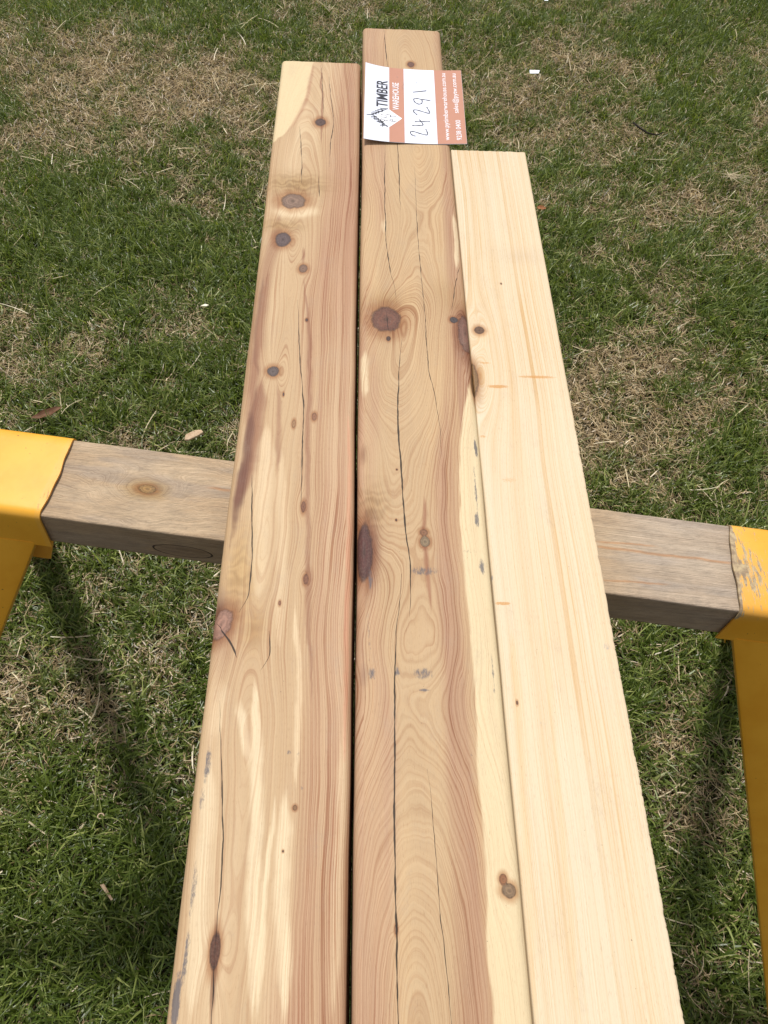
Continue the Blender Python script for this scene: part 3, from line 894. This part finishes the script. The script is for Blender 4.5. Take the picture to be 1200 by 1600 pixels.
def pine_fields(a, v):
    b = Board(X_PINE, H - .002, None, 300)
    b.start(a, v)
    du = a + 34
    R = du + 3.5 * fbm(a / 70, v / 260, 301, 2) + .5 * fbm(a / 9, v / 60, 303, 2)
    b.d['ring'] = R * 1.0
    for px, py, r, el in ((749, 516, 9, 3.0), (736, 585, 24, 2.6)):
        b.flow(px, py, r, el)
    b.bulge(742, 300, 30, 160, -10)
    n1 = fbm(a / 22, v / 300, 311, 3)
    b.paint(np.ones(len(a)), S(235, 217, 186))
    b.paint(sst(-.1, .6, n1) * .5, S(236, 208, 168))
    b.paint(sst(40, 80, a) * .35, S(244, 225, 194))
    un, vn = b.uv(800, 620)
    b.d['ringamt'] = .66 + .3 * n1 + .4 * sst(vn - 120, vn + 60, v)
    b.streak([(800, 980), (815, 1200), (835, 1600)], 3, S(236, 202, 150), 1.5, .4)
    b.streak([(845, 900), (870, 1200), (905, 1600)], 2, S(236, 202, 150), 1.5, .35)
    b.paint(b.blob(815, 400, 36, 12) * .2, S(190, 170, 150))
    b.paint(b.blob(950, 1080, 26, 40) * .35, S(238, 214, 186))
    m = b.blob(738, 590, 10, 26, 0, 2)
    b.paint(m * .85, S(150, 112, 60))
    b.knot(749, 516, 7.5, 6, S(112, 80, 54))
    b.knot(736, 592, 11, 25, S(150, 112, 66))
    b.knot(808, 1098, 1.8, 4, S(120, 80, 50)); b.knot(783, 443, 1.2, 1.4, KDARK)
    b.paint(b.blob(752, 522, 15, 10, 0, 1) * .3, S(240, 200, 140))
    b.resin(758, 567, 16, 2.4, .9); b.resin(838, 589, 44, 3.4, 1.0); b.resin(785, 588, 20, 3, .5); b.resin(778, 604, 22, 3.6, 1.15)
    b.resin(795, 750, 22, 7, .75); b.resin(785, 943, 18, 3.6, 1.15); b.resin(790, 1000, 12, 10, .6); b.resin(755, 682, 10, 3, .9); b.resin(893, 733, 6, 2, .7); b.resin(812, 705, 30, 2, .6)
    b.smudge(948, 1010, 9, 7, .7); b.smudge(960, 1045, 8, 14, .55); b.smudge(915, 790, 12, 8, .4); b.smudge(848, 1130, 8, 5, .55); b.smudge(965, 1098, 14, 6, .5)
    b.smudge(768, 902, 2, 5, 1.2); b.smudge(870, 880, 110, 2, .35); b.smudge(832, 300, 2, 2, .9)
    return b.d

def make_post(name, x0, w, t, rad, y1, z, fields, mat, seed, chips=0.0, wob=.0003, yback=-.75, bulge=0.0):
    return timber(name, w, t, rad, (-.02, y1), yback, fields, mat, wob, seed, chips,
                  place=lambda V: V + np.array([x0, 0, z]), bulge=bulge)

left = make_post('timber_post', X_LEFT, W_LEFT, .09, .0055, 1.0455, H, left_fields, CYPRESS, 5, wob=.0005, bulge=.0022)
tag(left, 'knotty cypress post with a pale sapwood corner, left of the black gap', 'post', 'timber posts laid side by side')
mid = make_post('timber_post', X_MID, W_MID, .09, .0055, 1.1365, H, mid_fields, CYPRESS_B, 6, wob=.0005)
tag(mid, 'longest cypress post, with a big round dark knot, under the printed card', 'post', 'timber posts laid side by side')
pine = make_post('timber_post', X_PINE, W_PINE, .088, .0012, .8690, H - .002, pine_fields, PINE, 8, chips=.0010)
tag(pine, 'shortest, creamy pale pine post with orange resin marks and a square edge', 'post', 'timber posts laid side by side')

# ------------------------------------------------------------ sawhorse
BY, BYAW = .38123, -.139675
bc, bs = math.cos(BYAW), math.sin(BYAW)
BT = np.array([bc, bs, 0.0]); BW = np.array([-bs, bc, 0.0])
def bl(t, w, z):
    """sawhorse coordinates: t along the beam, w away from the camera, z below the timber tops"""
    return np.array([0, BY, H - z]) + BT * t + BW * w
BEAM_W, BEAM_T, BZ = .0889, .0411, .0901

horse = empty('sawhorse', (0.05, BY + .04, 0))
tag(horse, 'sawhorse with a grey weathered wooden beam and yellow painted steel ends', 'sawhorse')

def beam_fields(a, v):
    n = len(a)
    b = Board(0, H, None, 400)
    b.start(a, v)
    def uv(px, py, z=BZ):
        p = at(px, py, H - z) - np.array([0, BY, 0])
        return (BEAM_W - p @ BW) * 1000, (p @ BT) * 1000 + 450
    b.uv = lambda px, py: uv(px, py)
    # the left stretch has figure round a knot, the right one runs straight
    left = 1 - sst(380, 470, v)
    R = a * 1.0 + 2.2 * fbm(a / 25, v / 160, 401, 3) + .5 * fbm(a / 5, v / 30, 402, 2)
    u0, v0 = uv(230, 764)
    r = np.sqrt((a - u0) ** 2 + ((v - v0) / 1.6) ** 2) * (1 + .25 * fbm(a / 16, v / 22, 412, 3))
    R = R * (1 - left * .8 * np.exp(-(r / 34) ** 2)) + left * .85 * r * np.exp(-(r / 38) ** 2)
    R = R + .10 * (v - 450) * (1 - left) * sst(50, 90, a)
    b.d['ring'] = R
    b.d['ringamt'] = .45 + .5 * fbm(a / 14, v / 30, 411, 3)
    n1 = fbm(a / 20, v / 90, 403, 4)
    b.paint(np.ones(n), S(210, 182, 148))
    b.paint(sst(-.3, .4, n1) * .6, S(222, 198, 166))
    b.paint(sst(0, .6, fbm(a / 12, v / 60, 407, 3)) * .55, S(186, 170, 154))
    b.paint(sst(-40, 20, v - 700) * .4, S(206, 194, 182))
    k = np.exp(-(r / 12) ** 4)
    b.paint(k * .6, S(206, 168, 104))
    b.d['knot'] = np.where(r < 30, r / 4.5, 9.0)
    b.d['knottone'] = np.tile(S(186, 146, 92), (n, 1))
    u1, v1 = uv(285, 858, .115)
    u1 = 116.0
    r1 = np.sqrt(((a - u1) / 9) ** 2 + ((v - v1) / 27) ** 2)
    b.d['crack_one'] = np.clip((r1 - 1) * 26 + 1.0 * fbm(a / 4, v / 9, 410, 2), -8, 8)
    b.paint((1 - sst(.8, 1.1, r1)) * .35, S(110, 86, 70))
    # side face: darker tone, the shade of the front put into the colour
    side = sst(89, 91, a)
    b.paint(side * .4, S(168, 138, 110))
    # orange resin lines
    for p0, p1, w in (((930, 853), (1145, 880), 1.1), ((935, 846), (1020, 852), .8), ((940, 906), (1040, 912), .7), ((330, 762), (365, 768), 1.2)):
        ua, va = uv(*p0); ub, vb = uv(*p1)
        uu = ua + (ub - ua) * (v - va) / (vb - va)
        m_ = (1 - sst(.3, 1.8, np.abs(a - uu + 1.2 * fbm(v / 18, v * 0, 409, 3)) / w)) * sst(va - 8, va + 8, v) * (1 - sst(vb - 8, vb + 8, v))
        b.paint(m_ * .65, S(206, 144, 88))
    return b.d

def beam_place(V):
    # local x = from the back edge to the front, y = along t + .45
    return np.array([0, BY, H - BZ]) + np.outer(V[:, 1] - .45, BT) + np.outer(BEAM_W - V[:, 0], BW) + np.outer(V[:, 2], [0, 0, 1])
beam = timber('crossbar', BEAM_W, BEAM_T, .0016, (.0, .90), 0.0, beam_fields, BEAM, .0004, 12, parent=horse, place=beam_place, step=.0014, ustep=.0011)

def solid(name, rows, mat, parent, wear=None, close=True):
    """rows: list of equal-length loops of points; skinned, ends capped"""
    rows = np.array(rows)
    nr, nc = rows.shape[:2]
    V = rows.reshape(-1, 3)
    F = []
    for r in range(nr - 1):
        for c in range(nc):
            c2 = (c + 1) % nc
            F.append((r * nc + c, r * nc + c2, (r + 1) * nc + c2, (r + 1) * nc + c))
    k = nc // 2
    for base, flip in ((0, False), ((nr - 1) * nc, True)):      # caps of a folded sheet: outer loop 0..k-1, inner loop k..nc-1 reversed
        for c in range(k - 1):
            f = (base + c, base + c + 1, base + nc - 2 - c, base + nc - 1 - c)
            F.append(f[::-1] if not flip else f)
    me = mesh_from(name, V, F, mat, smooth=True)
    import bmesh
    bm = bmesh.new(); bm.from_mesh(me)
    bmesh.ops.recalc_face_normals(bm, faces=bm.faces)
    for e in bm.edges:
        if len(e.link_faces) == 2 and e.calc_face_angle(0) > math.radians(38):
            e.smooth = False
    bm.to_mesh(me); bm.free()
    add_attr(me, 'wear', wear if wear is not None else np.zeros(len(V)))
    return link(name, me, parent)

def folded(poly, th):
    """offset an open 2-D polyline to a closed sheet section"""
    P = np.array(poly, float)
    T = np.gradient(P, axis=0)
    T /= np.linalg.norm(T, axis=1)[:, None]
    N = np.stack([T[:, 1], -T[:, 0]], 1)
    return np.concatenate([P, (P + N * th)[::-1]])

def saddle(t_in, t_out, sg, wearside):
    # outer profile in (w, -z): front flange, round shoulder, top, round shoulder, back flange
    o = .0030; r = .009; top = BZ - .0034
    wf, wb = -o, BEAM_W + o
    pts = []
    for z in np.linspace(.1345, top + r, 7)[:-1]:
        pts.append((wf - .0015 * (z - top - r) / .04, z))
    for k in range(7):
        t = k / 6 * math.pi / 2
        pts.append((wf + r - r * math.cos(t), top + r - r * math.sin(t)))
    for w in np.linspace(wf + r, wb - r, 26)[1:-1]:
        pts.append((w, top - .0008 * math.sin((w - wf) / (wb - wf) * math.pi)))
    for k in range(7):
        t = k / 6 * math.pi / 2
        pts.append((wb - r + r * math.sin(t), top + r - r * math.cos(t)))
    for z in np.linspace(top + r, .1345, 7)[1:]:
        pts.append((wb, z))
    pts = np.array(pts)
    # sheet goes inward
    T = np.gradient(pts, axis=0); T /= np.linalg.norm(T, axis=1)[:, None]
    N = np.stack([-T[:, 1], T[:, 0]], 1)
    inner = pts + N * .0020
    if np.abs(inner[0][0]) > np.abs(pts[0][0]):
        inner = pts - N * .0020
    sec = np.concatenate([pts, inner[::-1]])
    rows, wear = [], []
    nt = 60
    for i in range(nt + 1):
        f = i / nt
        t = t_in + (t_out - t_in) * f ** 1.4
        row = []
        for (w, z) in sec:
            fr = (1 - f) ** 6
            wav = (.0012 * math.sin(w * 70 + sg) + .0004 * math.sin(w * 210 + 2 * sg)) * fr
            # flange corner drifts inward lower down on one end as in the photo
            dropc = max(0.0, (z - BZ) / .04)
            extra = (-sg) * (.004 if wearside else .0) * dropc * fr
            tt = t + wav + extra
            row.append(bl(tt, w, z))
            dist = abs(tt - t_in)
            if wearside:
                wr = max(0, 1 - dist / .05) * .30 + (.07 if dist < .024 else 0) + (.35 if dist < .003 else 0) + .24
                if z > BZ + .006: wr *= .25
                wr *= .85 + .5 * vnoise(np.array([w * 28]), np.array([t * 22]), 5)[0]
            else:
                wr = .16 if dist > .006 else .34
            wear.append(wr)
        rows.append(row)
    return solid('steel_saddle', rows, YELLOW, horse, wear)

saddle(-.2757, -.47, -1, False)
saddle(.3362, .53, 1, True)

def leg(t_top, w_top, aslope, sg, wdir, width_top=.090, width_bot=.05, aout=.34):
    """wide tapering folded-steel leg from the saddle to the lawn; sg = side along the beam, wdir = -1 towards the camera"""
    z0, z1, b = .1305, H + .004, .44
    L = z1 - z0
    rows, N = [], 16
    for i in range(N + 1):
        f = i / N
        z = z0 + L * f
        ti = t_top + sg * aslope * L * f
        to = t_top + sg * (width_top + (aout + .02) * L * f)
        if sg * (to - ti) < width_bot:
            to = ti + sg * width_bot
        w = w_top + wdir * b * L * f
        dz = .028
        # section seen from above: inner flange, front sheet, outer flange (returns away from the viewer side)
        r = .005
        sec = [(ti, w - wdir * dz), (ti, w - wdir * r), (ti + sg * r * .3, w - wdir * r * .3), (ti + sg * r, w),
               (to - sg * r, w), (to - sg * r * .3, w - wdir * r * .3), (to, w - wdir * r), (to, w - wdir * dz)]
        th = .002
        inn = [(ti + sg * th, w - wdir * dz), (ti + sg * th, w - wdir * r), (ti + sg * (r * .3 + th), w - wdir * (r * .3 + th)), (ti + sg * r, w - wdir * th),
               (to - sg * r, w - wdir * th), (to - sg * (r * .3 + th), w - wdir * (r * .3 + th)), (to - sg * th, w - wdir * r), (to - sg * th, w - wdir * dz)]
        rows.append([bl(t, ww, z) for t, ww in sec + inn[::-1]])
    wear = [.10 + .12 * (vnoise(np.array([i * .7]), np.array([j * .5]), 9)[0]) for i in range(N + 1) for j in range(16)]
    return solid('leg', rows, YELLOW, horse, np.clip(wear, 0, 1))
leg(-.2906, -.0050, .480, -1, -1)
leg(.3457, -.0050, .4232, 1, -1)
leg(-.2906, BEAM_W + .0050, .480, -1, 1, .055, .032, .44)
leg(.3457, BEAM_W + .0050, .4232, 1, 1, .055, .032, .39)

def gusset():
    rows = []
    for z in np.linspace(.1318, .188, 5):
        t1 = -.2800 - .36 * (z - .1318); t0 = t1 - .06
        rows.append([bl(t0, .012, z), bl(t1, .012, z), bl(t1, .0145, z), bl(t0, .0145, z)])
    return solid('gusset', rows, YELLOW, horse, np.full(20, .30))
gusset()

# ------------------------------------------------------------ printed card
cTL, cTR, cBR, cBL = [at(x, y, H + .0012) for x, y in ((571.0, 106.5), (720.0, 111.0), (729.7, 225.7), (568.0, 222.6))]
def card_pt(a, b, h=0.0):
    """a across from the left edge, b from the near edge to the far edge"""
    p = cBL * (1 - a) * (1 - b) + cBR * a * (1 - b) + cTR * a * b + cTL * (1 - a) * b
    lift = .0062 * max(0, (.36 - a) / .36) ** 2 * (.75 + .35 * b)
    bow = .0008 * math.sin(b * math.pi) * (1 - a) + .0006 * math.sin(a * 7)
    return p + np.array([0, 0, lift + bow + h])

def flat_mat(name, col, rough=.45, spec=.4, mottled=.03):
    n = NT(name)
    tc = n.n('ShaderNodeTexCoord').outputs['Object']
    k = n.noise(tc, 90, 3, .6)
    c = n.mix(n.mr(k, .35, .65, 0, mottled * 4), col, tuple(x * .8 for x in col))
    return n.done(n.bsdf(c, rough, None, spec))
WHITE = flat_mat('white_card', (.72, .745, .84)); ORANGE = flat_mat('copper_print', lin(206, 146, 120, ALB)); INK = flat_mat('dark_grey_ink', (.05, .05, .06), .6, .15)
PEN = flat_mat('pen_ink', (.04, .04, .05), .6, .15); WPRINT = flat_mat('white_print', (.86, .86, .90)); FAINT = flat_mat('faint_mark', (.42, .23, .17))

card = empty('printed_card', tuple(card_pt(.5, .5)))
tag(card, 'white and copper printed timber card with a handwritten number, lying across the middle post', 'card')

def card_panel(name, a0, a1, b0, b1, h, th, mat, na=14, nb=12):
    V, F = [], []
    for lay in (h + th, h):
        for i in range(na + 1):
            for j in range(nb + 1):
                V.append(card_pt(a0 + (a1 - a0) * i / na, b0 + (b1 - b0) * j / nb, lay))
    n1 = (na + 1) * (nb + 1)
    ix = lambda i, j, l: l * n1 + i * (nb + 1) + j
    for i in range(na):
        for j in range(nb):
            F.append((ix(i, j, 0), ix(i + 1, j, 0), ix(i + 1, j + 1, 0), ix(i, j + 1, 0)))
            F.append((ix(i, j, 1), ix(i, j + 1, 1), ix(i + 1, j + 1, 1), ix(i + 1, j, 1)))
    for i in range(na):
        F.append((ix(i, 0, 0), ix(i, 0, 1), ix(i + 1, 0, 1), ix(i + 1, 0, 0)))
        F.append((ix(i, nb, 0), ix(i + 1, nb, 0), ix(i + 1, nb, 1), ix(i, nb, 1)))
    for j in range(nb):
        F.append((ix(0, j, 0), ix(0, j + 1, 0), ix(0, j + 1, 1), ix(0, j, 1)))
        F.append((ix(na, j, 0), ix(na, j, 1), ix(na, j + 1, 1), ix(na, j + 1, 0)))
    return link(name, mesh_from(name, V, F, mat, smooth=False), card)
card_panel('card_sheet', 0, 1, 0, 1, 0, .0004, WHITE, 40, 12)
card_panel('printed_band', .247, .397, .0012, .9988, .00046, .00008, ORANGE, 8, 12)
card_panel('printed_band', .716, .9985, .0012, .9988, .00046, .00008, ORANGE, 10, 12)

CW = float(np.linalg.norm(cBR - cBL)); CL = float(np.linalg.norm(cTL - cBL))
def lettering(text, a_base, a_top, b0, b1, mat, name='lettering', bold=.0):
    cu = bpy.data.curves.new(name, 'FONT')
    cu.body = text
    cu.size = 1
    cu.offset = bold
    cu.resolution_u = 3
    ob = bpy.data.objects.new(name + '_src', cu)
    COL.objects.link(ob)
    dg = bpy.context.evaluated_depsgraph_get()
    me = bpy.data.meshes.new_from_object(ob.evaluated_get(dg))
    bpy.data.objects.remove(ob)
    co = np.zeros(len(me.vertices) * 3, np.float32)
    me.vertices.foreach_get('co', co)
    co = co.reshape(-1, 3)
    import bmesh
    bm = bmesh.new(); bm.from_mesh(me)
    for y in np.arange(-.25, .95, .085):               # cut finely so the letters follow the curve of the card
        bmesh.ops.bisect_plane(bm, geom=bm.verts[:] + bm.edges[:] + bm.faces[:], plane_co=(0, y, 0), plane_no=(0, 1, 0))
    bm.to_mesh(me); bm.free()
    co = np.zeros(len(me.vertices) * 3, np.float32)
    me.vertices.foreach_get('co', co)
    co = co.reshape(-1, 3)
    x0, x1 = co[:, 0].min(), co[:, 0].max()
    cap = .73
    out = []
    for x, y, _ in co:
        b = b0 + (b1 - b0) * (x - x0) / (x1 - x0)
        a = a_base + (a_top - a_base) * y / cap
        out.append(card_pt(a, b, .00062))
    me.vertices.foreach_set('co', np.array(out, np.float32).ravel())
    me.materials.clear(); me.materials.append(mat)
    me.update()
    o = link(name, me, card)
    md = o.modifiers.new('thickness', 'SOLIDIFY'); md.thickness = .00006; md.offset = 0
    return o
lettering('TIMBER', .228, .112, .425, .792, INK, bold=.014)
lettering('WAREHOUSE', .343, .277, .405, .782, WPRINT, bold=.012)
lettering('www.pytimberwarehouse.com.au', .832, .782, .045, .955, WPRINT)
lettering('9238 0400', .952, .900, .045, .300, WPRINT, bold=.006)
lettering('sales@pytw.com.au', .940, .890, .395, .950, WPRINT)

def crop(x, y):
    """card drawing coordinates measured on an enlargement of the card"""
    f = (y - 125) / 743
    xl, xr = 135 - 23 * f, 1070 + 65 * f
    a = (x - xl) / (xr - xl)
    yt = 125 + 70 * min(1, a * 1.6) ** .6; yb = 868 + 52 * min(1, a * 1.4) ** .7
    return a, (yb - y) / (yb - yt)

def strokes(name, polys, width, mat, h=.00066):
    V, F = [], []
    for poly in polys:
        P = np.array([crop(*q) for q in poly])
        # smooth the hand's path
        for _ in range(2):
            Q = [P[0]]
            for k in range(len(P) - 1):
                Q += [P[k] * .75 + P[k + 1] * .25, P[k] * .25 + P[k + 1] * .75]
            Q.append(P[-1]); P = np.array(Q) if len(poly) > 2 else P
        W3 = np.array([card_pt(a, b, h) for a, b in P])
        T = np.gradient(W3, axis=0); T /= np.linalg.norm(T, axis=1)[:, None] + 1e-12
        N = np.cross(T, [0, 0, 1]); N /= np.linalg.norm(N, axis=1)[:, None] + 1e-12
        base = len(V)
        for k in range(len(W3)):
            ww = width * .5 * (.85 + .3 * math.sin(k * 1.3))
            for dz in (0, .00008):
                V.append(W3[k] - N[k] * ww + [0, 0, dz]); V.append(W3[k] + N[k] * ww + [0, 0, dz])
        for k in range(len(W3) - 1):
            q = base + k * 4
            F += [(q + 2, q + 3, q + 7, q + 6), (q, q + 4, q + 5, q + 1), (q, q + 2, q + 6, q + 4), (q + 1, q + 5, q + 7, q + 3)]
        e = base + (len(W3) - 1) * 4
        F += [(base, base + 1, base + 3, base + 2), (e, e + 2, e + 3, e + 1)]
    return link(name, mesh_from(name, V, F, mat, smooth=False), card)
strokes('handwriting', [
    [(625, 846), (592, 838), (572, 818), (578, 800), (612, 805), (680, 826), (742, 840), (750, 828), (728, 782)],
    [(592, 748), (650, 748), (706, 752), (690, 722), (662, 694)], [(618, 714), (690, 714), (770, 716)],
    [(642, 650), (610, 625), (598, 606), (630, 600), (690, 618), (772, 642), (765, 620), (738, 576)],
    [(688, 502), (645, 490), (610, 492), (606, 508), (625, 534), (662, 550), (690, 540), (694, 520), (686, 500), (720, 504), (775, 514)],
    [(600, 427), (735, 414)], [(628, 331), (636, 333)]], .0011, PEN)
strokes('smear_mark', [[(500, 322), (510, 345), (498, 360)], [(492, 370), (508, 384), (494, 394)], [(440, 258), (450, 275)]], .0010, FAINT)
def diamond(name, pts, mat, h):
    A, B_, C_, D_ = [np.array(crop(*p)) for p in pts]
    N = 10
    V = [card_pt(*((A * (1 - u) + B_ * u) * (1 - w) + (D_ * (1 - u) + C_ * u) * w), h) for u in np.linspace(0, 1, N + 1) for w in np.linspace(0, 1, N + 1)]
    F = [(i * (N + 1) + j, (i + 1) * (N + 1) + j, (i + 1) * (N + 1) + j + 1, i * (N + 1) + j + 1) for i in range(N) for j in range(N)]
    o = link(name, mesh_from(name, V, F, mat, smooth=False), card)
    md = o.modifiers.new('thickness', 'SOLIDIFY'); md.thickness = .00004; md.offset = 0
    return o
diamond('emblem_diamond', [(366, 762), (492, 684), (366, 600), (232, 664)], WPRINT, .00058)
strokes('emblem', [
    # jagged tree-line above the diamond, seen on its side
    [(350, 762), (296, 724), (236, 676), (190, 652)], [(350, 590), (300, 612), (250, 634), (190, 656)],
    [(142, 656), (210, 656)], [(272, 748), (330, 748)], [(262, 722), (318, 730)], [(240, 718), (300, 712)], [(226, 700), (282, 702)], [(205, 688), (262, 688)],
    [(183, 678), (240, 670)], [(183, 640), (240, 648)], [(198, 630), (262, 632)], [(222, 616), (292, 622)], [(246, 602), (318, 606)], [(272, 590), (350, 594)], [(290, 738), (345, 752)],
    [(300, 762), (300, 716)], [(256, 720), (258, 690)], [(220, 700), (222, 668)], [(252, 612), (262, 640)], [(290, 598), (298, 622)],
    # the two letters P and Y
    [(285, 690), (340, 706), (352, 700)], [(285, 690), (276, 704), (300, 716), (320, 708), (318, 698)],
    [(280, 650), (330, 656), (345, 648)], [(284, 672), (330, 680), (345, 664)], [(330, 656), (345, 648), (372, 648)],
    [(372, 708), (430, 712)], [(372, 708), (370, 690), (392, 688), (396, 708)], [(372, 662), (435, 662)], [(378, 650), (378, 674)]], .0009, INK)

# ------------------------------------------------------------ small things on the lawn
def slab_obj(name, outline, thick, loc, rot, mat, jag=0, seed=0):
    rs = np.random.RandomState(seed)
    n = len(outline)
    V = []
    for s in (1, -1):
        for (x, y) in outline:
            V.append((x * (1 + rs.uniform(-.05, .05)), y * (1 + rs.uniform(-.05, .05)), s * thick / 2 * rs.uniform(.6, 1.2) + .12 * abs(x) * jag))
    F = [tuple(range(n)), tuple(range(2 * n - 1, n - 1, -1))] + [(i, i + n, (i + 1) % n + n, (i + 1) % n) for i in range(n)]
    me = mesh_from(name, V, F, mat, smooth=False)
    import bmesh
    bm = bmesh.new(); bm.from_mesh(me)
    bmesh.ops.recalc_face_normals(bm, faces=bm.faces)
    bmesh.ops.bevel(bm, geom=bm.edges[:], offset=thick * .12, segments=1, affect='EDGES')
    bm.to_mesh(me); bm.free()
    o = link(name, me)
    o.location = loc; o.rotation_euler = rot
    return o
def chip_mat(name, col, col2):
    n = NT(name)
    tc = n.n('ShaderNodeTexCoord').outputs['Object']
    mp = n.n('ShaderNodeMapping', {'Vector': tc, 'Scale': (60, 900, 900)})
    k = n.noise(mp.outputs[0], 1, 4, .6)
    return n.done(n.bsdf(n.mix(n.mr(k, .35, .65), col, col2), .7, n.bump(k, .4, .0006)))
CHIP = chip_mat('wood_chip', lin(226, 200, 166, ALB), lin(196, 160, 124, ALB))
PAPER = flat_mat('white_paper', (.78, .82, .86)); LEAFM = chip_mat('brown_leaf', (.16, .075, .035), (.09, .04, .02))
RUST = chip_mat('rusty_leaf', (.36, .14, .05), (.20, .08, .03))
def on_lawn(px, py, z=.024):
    p = at(px, py, z)
    return (p[0], p[1], z)
k = slab_obj('wood_chip', [(-.020, -.004), (-.012, -.0075), (.010, -.006), (.021, -.003), (.019, .005), (.006, .0085), (-.014, .006)], .007,
             on_lawn(302, 680, .028), (.15, -.1, .42), CHIP, 0, 1)
tag(k, 'chunky pale wood chip on the grass behind the left stretch of beam', 'wood chip', 'wood chips on the lawn')
k = slab_obj('wood_chip', [(-.009, -.002), (.004, -.004), (.011, 0), (.003, .0035)], .003, on_lawn(319, 477, .030), (.1, .1, .2), flat_mat('fresh_chip', (.80, .74, .55)), 0, 2)
tag(k, 'tiny bright wood chip on the grass left of the knotty cypress post', 'wood chip', 'wood chips on the lawn')
k = slab_obj('wood_splinter', [(-.014, -.0022), (.013, -.0016), (.014, .0014), (-.012, .0030)], .0022, on_lawn(167, 1394, .034), (.1, .2, -.85), CHIP, 0, 3)
tag(k, 'thin pale wood splinter on the grass at the lower left', 'splinter')
k = slab_obj('paper_scrap', [(-.013, -.008), (.012, -.009), (.016, .006), (-.014, .009)], .0008, on_lawn(835, 112, .035), (.12, -.12, -.1), PAPER, 0, 4)
tag(k, 'small white paper scrap on the grass beyond the pine post', 'scrap')
k = slab_obj('paper_scrap', [(-.007, -.004), (.007, -.005), (.008, .004), (-.006, .005)], .0008, on_lawn(853, 0, .035), (.1, .1, .3), PAPER, 0, 5)
tag(k, 'tiny white scrap cut by the top edge of the photo', 'scrap')

def leaf_obj(name, length, width, loc, rot, mat, curl=.4, seed=0):
    V, F = [], []
    N, M = 14, 6
    for l in (0, 1):
        for i in range(N + 1):
            t = i / N
            w = width * math.sin(math.pi * min(1, t * .96 + .03)) ** .8
            for j in range(M + 1):
                s = j / M * 2 - 1
                x = (t - .5) * length
                y = s * w / 2 + .12 * length * (t - .5) ** 2
                z = curl * (s * w / 2) ** 2 / width * 2 + curl * .35 * length * (t - .5) ** 2 + .001 * math.sin(t * 17 + seed) - l * .0005
                V.append((x, y, z))
    n1 = (N + 1) * (M + 1)
    for i in range(N):
        for j in range(M):
            a = i * (M + 1) + j
            F.append((a, a + M + 1, a + M + 2, a + 1))
            F.append((n1 + a, n1 + a + 1, n1 + a + M + 2, n1 + a + M + 1))
    o = link(name, mesh_from(name, V, F, mat))
    o.location = loc; o.rotation_euler = rot
    return o
k = leaf_obj('dead_leaf', .062, .017, on_lawn(74, 646, .026), (.2, -.1, .45), LEAFM, .5, 1)
tag(k, 'curled dark brown dead leaf on the grass behind the left yellow saddle', 'leaf')
k = leaf_obj('dead_leaf', .026, .014, on_lawn(846, 325, .026), (.2, .1, .1), RUST, .4, 2)
tag(k, 'small rusty orange dead leaf on the grass right of the pine post', 'leaf')

def tube_obj(name, pts, r0, r1, mat):
    P = np.array(pts, float); n = len(P); V, F = [], []
    T = np.gradient(P, axis=0); T /= np.linalg.norm(T, axis=1)[:, None]
    for i in range(n):
        a = np.cross(T[i], [0, 0, 1]); a /= np.linalg.norm(a) + 1e-9
        b = np.cross(T[i], a)
        r = r0 + (r1 - r0) * i / (n - 1)
        for k in range(6):
            t = k * math.pi / 3
            V.append(P[i] + (a * math.cos(t) + b * math.sin(t)) * r)
    for i in range(n - 1):
        for k in range(6):
            F.append((i * 6 + k, i * 6 + (k + 1) % 6, (i + 1) * 6 + (k + 1) % 6, (i + 1) * 6 + k))
    F += [tuple(range(5, -1, -1)), tuple((n - 1) * 6 + k for k in range(6))]
    return link(name, mesh_from(name, V, F, mat))
TWIG = flat_mat('dark_twig_bark', (.022, .017, .012), .8, .2)
k = tube_obj('twig', [at(x, y, z) for x, y, z in ((990, 192, .024), (1000, 200, .030), (1012, 208, .028), (1026, 211, .026), (1036, 207, .022))], .0030, .0018, TWIG)
tag(k, 'bent dark twig on the grass in the upper right', 'twig')
STRAW = flat_mat('straw', (.60, .50, .32), .6, .3)
# pulled-out tuft of dry grass
rs = np.random.RandomState(3)
V, F = [], []
c0 = at(1140, 274, .028)
for q_ in range(34):
    an = rs.normal(-.55, .5) if q_ < 22 else rs.uniform(0, 6.28)
    L = rs.uniform(.015, .06) if q_ < 22 else rs.uniform(.01, .028)
    p = c0 + rs.normal(0, .004, 3) * [1, 1, .4]
    dr = np.array([math.cos(an), math.sin(an), rs.uniform(-.1, .25)])
    sd = np.array([-math.sin(an), math.cos(an), 0])
    bend = rs.normal(0, .25)
    rows = []
    for k_ in range(5):
        t = k_ / 4
        c = p + dr * L * t + sd * bend * L * t * t
        w = .0011 * (1 - .6 * t)
        b0 = len(V)
        V += [c - sd * w, c + sd * w, c + [0, 0, w]]
        if k_:
            for e in range(3):
                F.append((b0 - 3 + e, b0 - 3 + (e + 1) % 3, b0 + (e + 1) % 3, b0 + e))
k = link('straw_tuft', mesh_from('straw_tuft', V, F, STRAW))
tag(k, 'loose tuft of dry pale straw on the green grass at the right', 'straw tuft')
k = tube_obj('bark_curl', [at(158, 1276, .03) + np.array([.0042 * math.cos(t), .0042 * math.sin(t), .001 * t]) for t in np.linspace(0, 5.0, 14)], .0012, .0010, flat_mat('curl_tan', (.42, .30, .20)))
tag(k, 'tiny tan shaving curled into a ring on the lower left grass', 'shaving')
